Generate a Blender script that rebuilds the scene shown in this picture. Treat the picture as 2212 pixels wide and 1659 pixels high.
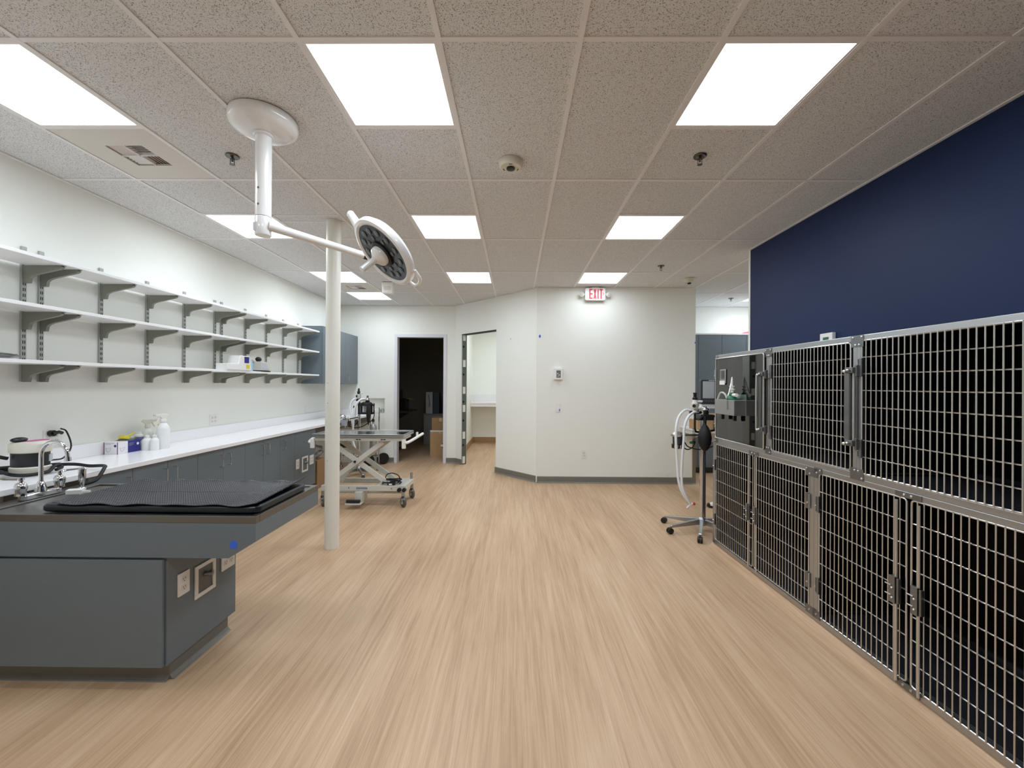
import bpy, bmesh, math, random
from mathutils import Vector, Matrix
random.seed(7)
for o in list(bpy.data.objects): bpy.data.objects.remove(o)
scene = bpy.context.scene
C = scene.collection
PI = math.pi

# ------------------------------------------------------------------ camera
CAMZ = 1.497
FPX = 889.137                       # focal length in pixels of the 2212 px wide frame
def cam_basis(yaw=-8.73871e-03, pitch=1.42314e-03, roll=5.98045e-03):
    w = Vector((math.sin(yaw)*math.cos(pitch), math.cos(yaw)*math.cos(pitch), math.sin(pitch)))
    r = Vector((math.cos(yaw), -math.sin(yaw), 0)); u = r.cross(w)
    r2 = r*math.cos(roll) + u*math.sin(roll); u2 = r2.cross(w)
    return r2, u2, w
CR, CU, CW = cam_basis()
cam = bpy.data.cameras.new('camera'); cam_o = bpy.data.objects.new('camera', cam); C.objects.link(cam_o)
cam.sensor_fit = 'HORIZONTAL'; cam.sensor_width = 36.0; cam.lens = FPX/2212*36.0
cam.clip_start = .02; cam.clip_end = 60
mw = Matrix.Identity(4)
for i in range(3):
    mw[i][0] = CR[i]; mw[i][1] = CU[i]; mw[i][2] = -CW[i]
mw[2][3] = CAMZ
cam_o.matrix_world = mw
scene.camera = cam_o
# ------------------------------------------------------------------ world, exposure
wd = bpy.data.worlds.new('world'); scene.world = wd; wd.use_nodes = True
wd.node_tree.nodes['Background'].inputs[0].default_value = (.02, .02, .02, 1)
wd.node_tree.nodes['Background'].inputs[1].default_value = 1
scene.view_settings.view_transform = 'Standard'
scene.view_settings.look = 'None'
scene.view_settings.exposure = 1.10
scene.cycles.max_bounces = 16; scene.cycles.diffuse_bounces = 8; scene.cycles.transparent_max_bounces = 12
scene.view_settings.gamma = 1
scene.view_settings.use_curve_mapping = False
PANEL_STRENGTH = 2.0                # radiance of the diffusers themselves
LAMP_W = 6.0                        # power of the lamp inside each ceiling fixture

# pixel of the photograph -> point on a plane of the room (survey of the photograph)
def _ray(x, y): return CW + CR*((x-1106)/FPX) - CU*((y-829.5)/FPX)
CAM0 = Vector((0, 0, CAMZ))
def atY(x, y, Y): d = _ray(x, y); return CAM0 + d*(Y/d.y)
def atX(x, y, X): d = _ray(x, y); return CAM0 + d*(X/d.x)
def atZ(x, y, Z): d = _ray(x, y); return CAM0 + d*((Z-CAMZ)/d.z)

# ------------------------------------------------------------------ materials
def lin(c):
    if isinstance(c, str):
        c = [int(c[i:i+2], 16)/255 for i in (0, 2, 4)]
    return tuple((v/12.92 if v <= .04045 else ((v+.055)/1.055)**2.4) for v in c)
MATS = {}
def mat(name, col, rough=.5, metal=0.0, spec=.5, coat=0.0, vary=0.0, vscale=6.0, bump=0.0, bscale=200.0, alpha=1.0, trans=0.0):
    if name in MATS: return MATS[name]
    m = bpy.data.materials.new(name); m.use_nodes = True
    nt = m.node_tree; b = nt.nodes['Principled BSDF']
    c = lin(col)
    b.inputs['Base Color'].default_value = (*c, 1)
    b.inputs['Roughness'].default_value = rough
    b.inputs['Metallic'].default_value = metal
    b.inputs['Specular IOR Level'].default_value = spec
    b.inputs['Coat Weight'].default_value = coat
    b.inputs['Transmission Weight'].default_value = trans
    b.inputs['Alpha'].default_value = alpha
    tc = nt.nodes.new('ShaderNodeTexCoord')
    if vary > 0:
        n = nt.nodes.new('ShaderNodeTexNoise'); n.inputs['Scale'].default_value = vscale; n.inputs['Detail'].default_value = 4
        r = nt.nodes.new('ShaderNodeMapRange'); r.inputs[3].default_value = 1-vary; r.inputs[4].default_value = 1+vary
        mx = nt.nodes.new('ShaderNodeMix'); mx.data_type = 'RGBA'; mx.blend_type = 'MULTIPLY'; mx.inputs[0].default_value = 1
        mx.inputs[6].default_value = (*c, 1)
        nt.links.new(tc.outputs['Object'], n.inputs['Vector']); nt.links.new(n.outputs[0], r.inputs[0])
        nt.links.new(r.outputs[0], mx.inputs[7]); nt.links.new(mx.outputs[2], b.inputs['Base Color'])
    if bump > 0:
        n2 = nt.nodes.new('ShaderNodeTexNoise'); n2.inputs['Scale'].default_value = bscale; n2.inputs['Detail'].default_value = 2
        bp = nt.nodes.new('ShaderNodeBump'); bp.inputs['Strength'].default_value = bump; bp.inputs['Distance'].default_value = .002
        nt.links.new(tc.outputs['Object'], n2.inputs['Vector']); nt.links.new(n2.outputs[0], bp.inputs['Height'])
        nt.links.new(bp.outputs[0], b.inputs['Normal'])
    MATS[name] = m
    return m
def emis(name, col, strength):
    m = bpy.data.materials.new(name); m.use_nodes = True; nt = m.node_tree
    nt.nodes.remove(nt.nodes['Principled BSDF'])
    e = nt.nodes.new('ShaderNodeEmission'); e.inputs[0].default_value = (*lin(col), 1); e.inputs[1].default_value = strength
    nt.links.new(e.outputs[0], nt.nodes['Material Output'].inputs[0]); MATS[name] = m
    return m
def mat_floor():
    m = bpy.data.materials.new('wood_vinyl'); m.use_nodes = True; nt = m.node_tree; b = nt.nodes['Principled BSDF']
    tc = nt.nodes.new('ShaderNodeTexCoord')
    def streak(sx, sy, det, rough=.6, off=0):
        mp = nt.nodes.new('ShaderNodeMapping'); mp.inputs['Scale'].default_value = (sx, sy, 1); mp.inputs['Location'].default_value = (off, off*.7, 0)
        n = nt.nodes.new('ShaderNodeTexNoise'); n.inputs['Scale'].default_value = 1; n.inputs['Detail'].default_value = det; n.inputs['Roughness'].default_value = rough
        nt.links.new(tc.outputs['Object'], mp.inputs['Vector']); nt.links.new(mp.outputs[0], n.inputs['Vector'])
        return n.outputs[0]
    a = streak(34, 1.1, 5, .7); f = streak(150, 2.6, 3, .6, 11); w = streak(5, .55, 2, .5, 31)
    def ma(op, x, y):
        n = nt.nodes.new('ShaderNodeMath'); n.operation = op
        for i, v in enumerate((x, y)):
            if isinstance(v, (int, float)): n.inputs[i].default_value = v
            else: nt.links.new(v, n.inputs[i])
        return n.outputs[0]
    s = ma('ADD', ma('ADD', ma('MULTIPLY', a, .55), ma('MULTIPLY', f, .3)), ma('MULTIPLY', w, .35))
    cr = nt.nodes.new('ShaderNodeValToRGB')
    cr.color_ramp.elements[0].position = .44; cr.color_ramp.elements[0].color = (*lin('aa8b6b'), 1)
    cr.color_ramp.elements[1].position = .78; cr.color_ramp.elements[1].color = (*lin('d7ba9a'), 1)
    e = cr.color_ramp.elements.new(.60); e.color = (*lin('c3a383'), 1)
    nt.links.new(s, cr.inputs[0]); nt.links.new(cr.outputs[0], b.inputs['Base Color'])
    b.inputs['Roughness'].default_value = .42; b.inputs['Specular IOR Level'].default_value = .35
    bp = nt.nodes.new('ShaderNodeBump'); bp.inputs['Strength'].default_value = .12; bp.inputs['Distance'].default_value = .001
    nt.links.new(f, bp.inputs['Height']); nt.links.new(bp.outputs[0], b.inputs['Normal'])
    MATS['floor'] = m
    return m
def mat_tile():
    m = bpy.data.materials.new('fissured_tile'); m.use_nodes = True; nt = m.node_tree; b = nt.nodes['Principled BSDF']
    tc = nt.nodes.new('ShaderNodeTexCoord'); geo = nt.nodes.new('ShaderNodeNewGeometry')
    # short worm-like fissures: thin bands of one noise, broken up by a second
    def noise(sc, det):
        n = nt.nodes.new('ShaderNodeTexNoise'); n.inputs['Scale'].default_value = sc; n.inputs['Detail'].default_value = det
        nt.links.new(geo.outputs['Position'], n.inputs['Vector']); return n.outputs[0]
    def ma(op, x, y=0.0):
        n = nt.nodes.new('ShaderNodeMath'); n.operation = op
        for i, v in enumerate((x, y)):
            if isinstance(v, (int, float)): n.inputs[i].default_value = v
            else: nt.links.new(v, n.inputs[i])
        return n.outputs[0]
    def step(v, lo, hi):
        n = nt.nodes.new('ShaderNodeMapRange'); n.inputs[1].default_value = lo; n.inputs[2].default_value = hi
        nt.links.new(v, n.inputs[0]); return n.outputs[0]
    band = step(ma('ABSOLUTE', ma('SUBTRACT', noise(104, 1), .5)), .050, .020)
    gate = step(noise(200, 0), .49, .56)
    class _R: pass
    mr = _R(); mr.outputs = [ma('MULTIPLY', band, gate)]
    big = nt.nodes.new('ShaderNodeTexNoise'); big.inputs['Scale'].default_value = 160; big.inputs['Detail'].default_value = 2
    nt.links.new(geo.outputs['Position'], big.inputs['Vector'])
    mx = nt.nodes.new('ShaderNodeMix'); mx.data_type = 'RGBA'; mx.inputs[6].default_value = (*lin('e3e4e4'), 1); mx.inputs[7].default_value = (*lin('938b85'), 1)
    nt.links.new(mr.outputs[0], mx.inputs[0]); nt.links.new(mx.outputs[2], b.inputs['Base Color'])
    bp = nt.nodes.new('ShaderNodeBump'); bp.invert = True; bp.inputs['Strength'].default_value = .6; bp.inputs['Distance'].default_value = .003
    nt.links.new(mr.outputs[0], bp.inputs['Height']); nt.links.new(bp.outputs[0], b.inputs['Normal'])
    b.inputs['Roughness'].default_value = .95; b.inputs['Specular IOR Level'].default_value = .1
    MATS['tile'] = m
    return m
def mat_glass(name, tint, fac, rough=.02):
    m = bpy.data.materials.new(name); m.use_nodes = True; nt = m.node_tree
    nt.nodes.remove(nt.nodes['Principled BSDF'])
    t = nt.nodes.new('ShaderNodeBsdfTransparent'); t.inputs[0].default_value = (*lin(tint), 1)
    g = nt.nodes.new('ShaderNodeBsdfGlossy'); g.inputs['Roughness'].default_value = rough
    fr = nt.nodes.new('ShaderNodeFresnel'); fr.inputs[0].default_value = 1.45
    ad = nt.nodes.new('ShaderNodeMath'); ad.operation = 'ADD'; ad.inputs[1].default_value = fac
    mx = nt.nodes.new('ShaderNodeMixShader')
    nt.links.new(fr.outputs[0], ad.inputs[0]); nt.links.new(ad.outputs[0], mx.inputs[0])
    nt.links.new(t.outputs[0], mx.inputs[1]); nt.links.new(g.outputs[0], mx.inputs[2]); nt.links.new(mx.outputs[0], nt.nodes['Material Output'].inputs[0])
    MATS[name] = m
    return m
def mat_brushed(name, col, rough, sx, sy, sz, amount=.18):
    m = mat(name, col, rough, 1.0); nt = m.node_tree; b = nt.nodes['Principled BSDF']
    tc = nt.nodes.new('ShaderNodeTexCoord'); mp = nt.nodes.new('ShaderNodeMapping'); mp.inputs['Scale'].default_value = (sx, sy, sz)
    n = nt.nodes.new('ShaderNodeTexNoise'); n.inputs['Scale'].default_value = 1; n.inputs['Detail'].default_value = 3
    r = nt.nodes.new('ShaderNodeMapRange'); r.inputs[3].default_value = rough-amount*.6; r.inputs[4].default_value = rough+amount
    nt.links.new(tc.outputs['Object'], mp.inputs[0]); nt.links.new(mp.outputs[0], n.inputs['Vector']); nt.links.new(n.outputs[0], r.inputs[0]); nt.links.new(r.outputs[0], b.inputs['Roughness'])
    return m
STOREW = mat('store_room_shade', '8d8a80', .8, spec=.15, vary=.02)  # wall colour darkened to paint in the shade of the unlit room
WALL = mat('wall_paint', 'eff0ea', .85, spec=.12, bump=.25, bscale=260, vary=.015, vscale=3)
NAVY = mat('navy_paint', '15274e', .5, spec=.28, bump=.2, bscale=260)
FLOOR = mat_floor(); TILE = mat_tile()
TEE = mat('tee_white', 'ebe8e8', .5, vary=.02)
BASE = mat('cove_base_grey', '78756d', .5, vary=.05)
LAM = mat('slate_laminate', '6c767d', .38, spec=.4, bump=.08, bscale=700, vary=.03, vscale=9)
LAMEDGE = mat('slate_edge', '3b4248', .4, vary=.03)
WHITELAM = mat('white_laminate', 'e9e7e8', .28, spec=.5, vary=.015, vscale=300)
COUNTER = mat('counter_speckle', 'f6f5f7', .22, spec=.5, vary=.03, vscale=420)
SHELFW = mat('shelf_white', 'f7f7f8', .35, vary=.01)
GREYMET = mat('grey_powder', 'a9aaa5', .45, .1, vary=.04)
BRACK = mat('bracket_grey', '85867a', .45, .15, vary=.05)
STEEL = mat_brushed('brushed_steel', 'b6b7b8', .34, 2, 60, 60)
STEELD = mat_brushed('dull_steel', '868788', .38, 20, 20, 20)
STEELTOP = mat_brushed('steel_top', '7f7e7b', .36, 6, 3, 6, .08)
WIRE = mat('steel_wire', 'cfcecb', .25, .85, vary=.04)
CHROME = mat('chrome', 'd6d6d8', .08, 1.0, vary=.01)
BLACKP = mat('black_plastic', '0d0d0e', .4, vary=.1)
RUBBER = mat('black_rubber', '0a0b0b', .6, vary=.1)
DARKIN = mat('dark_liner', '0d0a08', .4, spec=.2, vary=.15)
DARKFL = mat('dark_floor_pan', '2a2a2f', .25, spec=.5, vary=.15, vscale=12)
WHITEP = mat('white_plastic', 'eceae6', .35, vary=.015)
WHITEG = mat('white_enamel', 'efeeed', .18, spec=.6, coat=.3, vary=.01)
OFFW = mat('cream_plastic', 'd8d4c6', .4, vary=.02)
PALEMET = mat('pale_grey_enamel', 'cfcdc4', .35, vary=.03)
CARD = mat('cardboard', 'b39269', .85, vary=.06, vscale=14)
CARD2 = mat('cardboard_brown', '9c7b58', .85, vary=.08, vscale=14)
TAPEBLUE = mat('blue_tape', '3768dc', .6, vary=.05)
REDL = mat('exit_red', 'd0263c', .45, vary=.03)
GREENP = mat('green_plastic', '1e6b46', .4, vary=.08)
YELLOWP = mat('yellow_plastic', 'e3cf35', .5, vary=.06)
BLUEP = mat('navy_print', '26237e', .4, vary=.04)
PINK = mat('pink_label', 'b05586', .4, vary=.05)
TEAL = mat('teal_vinyl', '0a171c', .3, spec=.5, vary=.1)
MATBLK = mat('ribbed_mat', '3b3b3f', .32, spec=.5, vary=.06)
SCREEN = mat('grey_screen', 'c0c4c6', .35, spec=.6, vary=.03)
DARKSCR = mat('dark_lens', '3a3f42', .25, spec=.4, coat=0.0, vary=.06)
HOSEW = mat('white_hose', 'e6e8ea', .35, vary=.02)
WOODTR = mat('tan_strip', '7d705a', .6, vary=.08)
WOODBASE = mat('wood_base', 'a88560', .55, vary=.08)
CLEAR = mat_glass('clear_plastic', 'e8eaea', .05)
ACRY = mat_glass('smoked_acrylic', 'c4c4bc', .09)
BAGPL = mat_glass('bag_plastic', 'ececec', .10, .35)
FROST = mat('frosted_bottle', 'f1f2f2', .35, spec=.4, vary=.01)
HAZY = mat('hazy_bottle', 'dcdfd8', .3, spec=.4, vary=.02)
LIGHTBLUE = mat('pale_blue_plastic', '9cc3dd', .35, vary=.05)
GREYP = mat('grey_plastic', '6c6e6c', .5, vary=.04)
STUD = mat('galvanised_stud', '6e7674', .4, .7, vary=.12, vscale=30)
FILEG = mat('file_cabinet_grey', '9a9a98', .45, vary=.03)
PANEL = emis('panel_light', 'eef6ff', PANEL_STRENGTH)
SLOT = mat('slot_dark', '1c1c1a', .7, vary=.05)

# ------------------------------------------------------------------ mesh building
def I4(): return Matrix.Identity(4)
class MB:
    def __init__(s, M=None): s.v = []; s.f = []; s.M = M
    def add(s, vs, fs):
        b = len(s.v); s.v += [Vector(v) for v in vs]; s.f += [tuple(b+i for i in f) for f in fs]; return s
    def box(s, x0, y0, z0, x1, y1, z1, R=None):
        vs = [Vector((x, y, z)) for z in (z0, z1) for y in (y0, y1) for x in (x0, x1)]
        if R is not None: vs = [R @ v for v in vs]
        fs = [(0,2,3,1), (4,5,7,6), (0,1,5,4), (2,6,7,3), (0,4,6,2), (1,3,7,5)]
        return s.add(vs, fs)
    def cbox(s, c, d, R=None):
        M = Matrix.Translation(c) @ (R.to_4x4() if R is not None else I4())
        return s.box(-d[0]/2, -d[1]/2, -d[2]/2, d[0]/2, d[1]/2, d[2]/2, M)
    def frustum(s, p0, p1, r0, r1=None, n=16, caps=True):
        p0, p1 = Vector(p0), Vector(p1); r1 = r0 if r1 is None else r1
        w = (p1-p0).normalized(); a = w.orthogonal().normalized(); b = w.cross(a)
        vs = []
        for p, r in ((p0, r0), (p1, r1)):
            for i in range(n):
                t = 2*PI*i/n; vs.append(p + a*math.cos(t)*r + b*math.sin(t)*r)
        fs = [(i, (i+1) % n, n+(i+1) % n, n+i) for i in range(n)]
        if caps: fs += [tuple(range(n-1, -1, -1)), tuple(range(n, 2*n))]
        return s.add(vs, fs)
    def lathe(s, prof, p0, axis=(0, 0, 1), n=24, squash=1.0):
        p0 = Vector(p0); w = Vector(axis).normalized()
        a = Vector((1, 0, 0)) if abs(w.x) < .9 else Vector((0, 1, 0))
        a = (a - w*a.dot(w)).normalized(); b = w.cross(a)
        vs = []; fs = []
        for r, h in prof:
            for i in range(n):
                t = 2*PI*i/n; vs.append(p0 + w*h + a*math.cos(t)*r + b*math.sin(t)*r*squash)
        m = len(prof)
        for j in range(m-1):
            for i in range(n):
                fs.append((j*n+i, j*n+(i+1) % n, (j+1)*n+(i+1) % n, (j+1)*n+i))
        fs.append(tuple(range(n-1, -1, -1))); fs.append(tuple(range((m-1)*n, m*n)))
        return s.add(vs, fs)
    def tube(s, pts, r, n=10, closed=False, taper=None):
        pts = [Vector(p) for p in pts]; m = len(pts)
        vs = []; fs = []; a = None
        for k, p in enumerate(pts):
            q0 = pts[k-1] if (k > 0 or closed) else p; q1 = pts[(k+1) % m] if (k < m-1 or closed) else p
            w = (q1-q0).normalized()
            if a is None: a = w.orthogonal().normalized()
            a = (a - w*a.dot(w)); a = a.normalized() if a.length > 1e-6 else w.orthogonal().normalized()
            b = w.cross(a); rr = r if taper is None else r*(1+(taper-1)*k/(m-1))
            for i in range(n):
                t = 2*PI*i/n; vs.append(p + a*math.cos(t)*rr + b*math.sin(t)*rr)
        for j in range(m if closed else m-1):
            j2 = (j+1) % m
            for i in range(n): fs.append((j*n+i, j*n+(i+1) % n, j2*n+(i+1) % n, j2*n+i))
        if not closed: fs += [tuple(range(n-1, -1, -1)), tuple(range((m-1)*n, m*n))]
        return s.add(vs, fs)
    def prism(s, poly, o, ax, ay, az, depth):
        o, ax, ay, az = Vector(o), Vector(ax), Vector(ay), Vector(az); n = len(poly)
        vs = [o + ax*p[0] + ay*p[1] for p in poly] + [o + ax*p[0] + ay*p[1] + az*depth for p in poly]
        fs = [(i, (i+1) % n, n+(i+1) % n, n+i) for i in range(n)] + [tuple(range(n-1, -1, -1)), tuple(range(n, 2*n))]
        return s.add(vs, fs)
    def ellipsoid(s, c, rx, ry, rz, n=16, m=10, R=None):
        vs = []; fs = []; c = Vector(c)
        for j in range(m+1):
            th = PI*j/m
            for i in range(n):
                t = 2*PI*i/n; v = Vector((rx*math.sin(th)*math.cos(t), ry*math.sin(th)*math.sin(t), rz*math.cos(th)))
                vs.append(c + (R @ v if R is not None else v))
        for j in range(m):
            for i in range(n): fs.append((j*n+i, (j+1)*n+i, (j+1)*n+(i+1) % n, j*n+(i+1) % n))
        return s.add(vs, fs)
    def build(s, name, m, parent=None, smooth=False, bevel=0.0, seg=2, local=False):
        vs = s.v if s.M is None else [s.M @ v for v in s.v]
        if parent is not None and not local:
            r = parent
            while r.parent: r = r.parent
            Mi = (Matrix.Translation(r.location) @ r.rotation_euler.to_matrix().to_4x4()).inverted()
            vs = [Mi @ v for v in vs]
        me = bpy.data.meshes.new(name); me.from_pydata([tuple(v) for v in vs], [], s.f)
        bm = bmesh.new(); bm.from_mesh(me); bmesh.ops.recalc_face_normals(bm, faces=bm.faces); bm.to_mesh(me); bm.free()
        me.materials.append(m)
        if smooth:
            me.shade_smooth(); me.set_sharp_from_angle(angle=math.radians(38))
        o = bpy.data.objects.new(name, me); C.objects.link(o)
        if parent is not None: o.parent = parent
        if bevel:
            md = o.modifiers.new('bevel', 'BEVEL'); md.width = bevel; md.segments = seg; md.limit_method = 'ANGLE'; md.angle_limit = math.radians(40)
        return o
def thing(name, label, cat, loc=(0, 0, 0), rotz=0.0, group=None):
    o = bpy.data.objects.new(name, None); C.objects.link(o); o.empty_display_size = .1
    o.location = loc; o.rotation_euler = (0, 0, rotz); return tag(o, label, cat, group)
def tag(o, label, cat, group=None):
    o['label'] = label; o['category'] = cat
    if group: o['group'] = group
    return o
def struct(o, label=None):
    o['kind'] = 'structure'
    if label: o['label'] = label
    return o
def dup(o, parent=None):
    c = o.copy(); C.objects.link(c)
    if parent is not None: c.parent = parent
    for ch in list(o.children): dup(ch, c)
    return c
def box(name, m, a, b, parent=None, bevel=0.0):
    return MB().box(*a, *b).build(name, m, parent, bevel=bevel)
def rrect(w, h, r, n=5, cx=0, cy=0):
    pts = []
    for (sx, sy, a0) in ((1, 1, 0), (-1, 1, PI/2), (-1, -1, PI), (1, -1, 3*PI/2)):
        for i in range(n+1):
            t = a0 + PI/2*i/n; pts.append((cx + sx*(w/2-r) + r*math.cos(t), cy + sy*(h/2-r) + r*math.sin(t)))
    return pts
def spline(pts, n=8):
    pts = [Vector(p) for p in pts]; out = []
    P = [pts[0]*2-pts[1]] + pts + [pts[-1]*2-pts[-2]]
    for i in range(1, len(P)-2):
        for k in range(n):
            t = k/n; a, b, c, d = P[i-1], P[i], P[i+1], P[i+2]
            out.append(.5*((2*b) + (c-a)*t + (2*a-5*b+4*c-d)*t*t + (-a+3*b-3*c+d)*t**3))
    out.append(pts[-1]); return out

# ------------------------------------------------------------------ room shell
HC = 2.978                                   # ceiling height
XL, XN, YF, YM = -3.345, 2.55, 7.80, 6.29    # left wall, navy wall, far wall, near partition
GX0, GY0, GT = -2.77835, 1.76482, .6096      # ceiling grid origin and module
floor = struct(box('floor', FLOOR, (-3.6, -2.7, -.05), (5.4, 11.4, 0)))
def holes_wall(name, m, x0, x1, z0, z1, y0, y1, holes, M=None):
    xs = sorted({x0, x1, *[v for h in holes for v in h[:2]]}); zs = sorted({z0, z1, *[v for h in holes for v in h[2:]]})
    mb = MB(M)
    for i in range(len(xs)-1):
        for j in range(len(zs)-1):
            cx, cz = (xs[i]+xs[i+1])/2, (zs[j]+zs[j+1])/2
            if any(h[0] < cx < h[1] and h[2] < cz < h[3] for h in holes): continue
            mb.box(xs[i], y0, zs[j], xs[i+1], y1, zs[j+1])
    return struct(mb.build(name, m))
struct(box('wall_left', WALL, (XL-.12, -2.6, 0), (XL, 7.92, HC)))
struct(box('wall_rear', WALL, (XL-.12, -2.72, 0), (5.3, -2.6, HC)))
D1 = (-2.262, -1.354, 0, 2.398)              # door opening in the far wall
NI = (-2.93, -2.484, .935, 1.224)            # recessed niche
holes_wall('wall_far', WALL, XL-.12, -1.12, 0, HC, YF, YF+.12, [D1, NI])
mb = MB()
mb.box(NI[0]-.01, YF+.12, NI[2]-.01, NI[1]+.01, YF+.13, NI[3]+.01)
struct(mb.build('wall_niche_back', WALL))
AA, AB = Vector((-1.137, 7.80, 0)), Vector((.347, YM, 0))
ang = math.atan2(AB.y-AA.y, AB.x-AA.x); AL = (AB-AA).length
MA = Matrix.Translation(AA) @ Matrix.Rotation(ang, 4, 'Z')
adir = (AB-AA).normalized()
def aproj(p): return (Vector((p.x, p.y, 0))-AA).dot(adir)
an = Vector((-adir.y, adir.x, 0))
O2 = (.185, 1.150, 0, 2.43)
holes_wall('wall_angled', WALL, 0, AL, 0, HC, 0, .12, [O2], MA)
struct(box('wall_near_partition', WALL, (AB.x-.03, YM, 0), (2.735, YM+.12, HC)))
struct(box('wall_far_right', WALL, (2.4, YF, 0), (5.3, YF+.12, HC)))
struct(box('wall_right', WALL, (5.2, 2.9, 0), (5.3, YF, HC)))
struct(box('wall_corridor', WALL, (2.67, 2.9, 0), (5.2, 3.0, HC)))
struct(box('wall_partition_back', WALL, (2.6, YM+.12, 0), (2.735, YF, HC)))
struct(box('wall_navy', NAVY, (XN, -2.6, 0), (XN+.12, 4.50, HC)))
struct(box('trim_1', WALL, (XN-.004, 4.50, 0), (XN+.124, 4.53, HC)))
# the dark store room and the lit back room behind the two openings
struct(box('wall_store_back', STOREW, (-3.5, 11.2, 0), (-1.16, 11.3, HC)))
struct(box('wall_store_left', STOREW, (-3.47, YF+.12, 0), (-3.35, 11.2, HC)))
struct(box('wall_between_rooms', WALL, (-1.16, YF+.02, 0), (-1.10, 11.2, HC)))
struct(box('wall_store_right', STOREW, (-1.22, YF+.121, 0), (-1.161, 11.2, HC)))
struct(box('wall_back_room_end', WALL, (-1.10, 10.62, 0), (1.6, 10.72, HC)))
struct(box('wall_back_room_right', WALL, (1.5, YM+.12, 0), (1.6, 10.62, HC)))
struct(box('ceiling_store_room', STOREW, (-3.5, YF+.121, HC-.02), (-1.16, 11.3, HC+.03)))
struct(box('ceiling_back_room', WALL, (-1.159, YF+.121, HC-.02), (1.7, 11.3, HC+.03)))
mb = MB().box(-1.10, 7.9, 0, -1.085, 10.62, .14).box(-1.10, 10.605, 0, 1.5, 10.62, .14)
struct(mb.build('baseboard_back_room', WOODBASE))
# grey cove baseboards
def base_run(name, pts, h=.10, t=.010):
    mb = MB()
    for a, b in zip(pts[:-1], pts[1:]):
        a, b = Vector((*a, 0)), Vector((*b, 0)); d = (b-a).normalized(); n = Vector((d.y, -d.x, 0))
        prof = [(0, h), (t*.6, h), (t, h*.9), (t, .022), (t*1.8, .008), (t*3, 0), (0, 0)]
        mb.prism(prof, a-d*.0125, n, Vector((0, 0, 1)), d, (b-a).length+.025)
    return struct(mb.build(name, BASE))
base_run('baseboard_far_left', [(-2.75, YF), (-2.30, YF)])
base_run('baseboard_far_right', [(-1.312, YF), (-1.137, YF), tuple((AA+adir*(O2[0]-.004)).xy)])
base_run('baseboard_angled', [tuple((AA+adir*O2[1]).xy), tuple(AB.xy), (2.735, YM)])
# metal door frame
mb = MB(); fw = .046
for (a, b, z0, z1) in ((D1[0]-fw*.8, D1[0]+.008, 0, D1[3]+fw), (D1[1]-.008, D1[1]+fw*.9, 0, D1[3]+fw), (D1[0], D1[1], D1[3]-.004, D1[3]+fw)):
    mb.box(a, YF-.018, z0, b, YF+.002, z1)
for (a, b, z0, z1) in ((D1[0]-.003, D1[0]+.016, 0, D1[3]), (D1[1]-.016, D1[1]+.003, 0, D1[3]), (D1[0], D1[1], D1[3]-.016, D1[3]+.003)):
    mb.box(a, YF-.016, z0, b, YF+.13, z1)
struct(mb.build('door_1', mat('frame_white', 'dcdce2', .4, vary=.02), bevel=.003))
# bare steel stud jamb with white shims in the angled opening
jam = struct(MB(MA).box(O2[0]-.004, .012, 0, O2[0]+.012, .108, O2[3]).build('door_2', STUD))
for z in (.02, .48, .98, 1.30+.02, 1.82, 2.31):
    MB(MA).box(O2[0]+.012, .02, z, O2[0]+.022, .075, z+.13).build('shim', WHITEP, jam)
for z in (.36, .82, 1.17, 1.68, 2.2):
    MB(MA).frustum((O2[0]+.012, .035, z), (O2[0]+.0135, .035, z), .022, n=14).build('stud_hole', SLOT, jam)
MB(MA).box(O2[0], .0, O2[3]-.014, O2[1], .115, O2[3]).build('head_track', SLOT, jam)
MB(MA).box(O2[0]-.01, -.004, 0, O2[0]-.002, .006, O2[3]).build('edge_bead', WHITEP, jam)
pw = bpy.data.objects['wall_near_partition']
for (x, w_, h_) in ((2.16, .05, .035), (2.33, .11, .055), (2.50, .07, .06), (2.24, .06, .03)):
    pts = [(w_*.5*math.cos(a)*random.uniform(.8, 1.1), h_*.5*math.sin(a)*random.uniform(.8, 1.1)) for a in [2*PI*i/8 for i in range(8)]]
    MB().prism(pts, (x, YM, .135), (1, 0, 0), (0, 0, 1), (0, -1, 0), .0012).build('filler_patch', WHITEP, pw)
# tan strip at the end of the near partition
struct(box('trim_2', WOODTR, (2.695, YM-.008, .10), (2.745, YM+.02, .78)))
# ceiling: slab, tees, tiles, lights
ceil = struct(box('ceiling', mat('plenum', '8a857d', .9, vary=.05), (-3.5, -2.72, HC+.03), (5.3, YF+.12, HC+.08)))
XR = 5.2
lights = {(0, 0), (0, 3), (0, 6), (1.5, 0), (1.5, 3), (1.5, 6), (3, 0), (3, 3), (3, 6), (4, 0), (4, 11), (-1.5, 3), (-1.5, 0), (-1.5, 6), (3, 11)}  # last panel, behind the navy wall, added unseen to brighten the tall cabinet
vents = {(.5, 0), (3.5, 0)}
def occ(k, i): return (k, i) in lights or (k, i) in vents
tile_me = {}
def add_tile(xa, xb, ya, yb):
    xa, xb, ya, yb = max(xa, XL), min(xb, XR), max(ya, -2.6), min(yb, YF)
    if xb-xa < .01 or yb-ya < .01: return
    key = (round(xb-xa, 3), round(yb-ya, 3))
    if key not in tile_me:
        w, l = key
        o = MB().box(-w/2+.001, -l/2+.001, 0, w/2-.001, l/2-.001, .016).build('ceiling_tile', TILE, ceil, local=True)
        tile_me[key] = o.data
    else:
        o = bpy.data.objects.new('ceiling_tile', tile_me[key]); C.objects.link(o); o.parent = ceil
    o.location = ((xa+xb)/2, (ya+yb)/2, HC+.006)
pole_cell = (1, 2)
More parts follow.
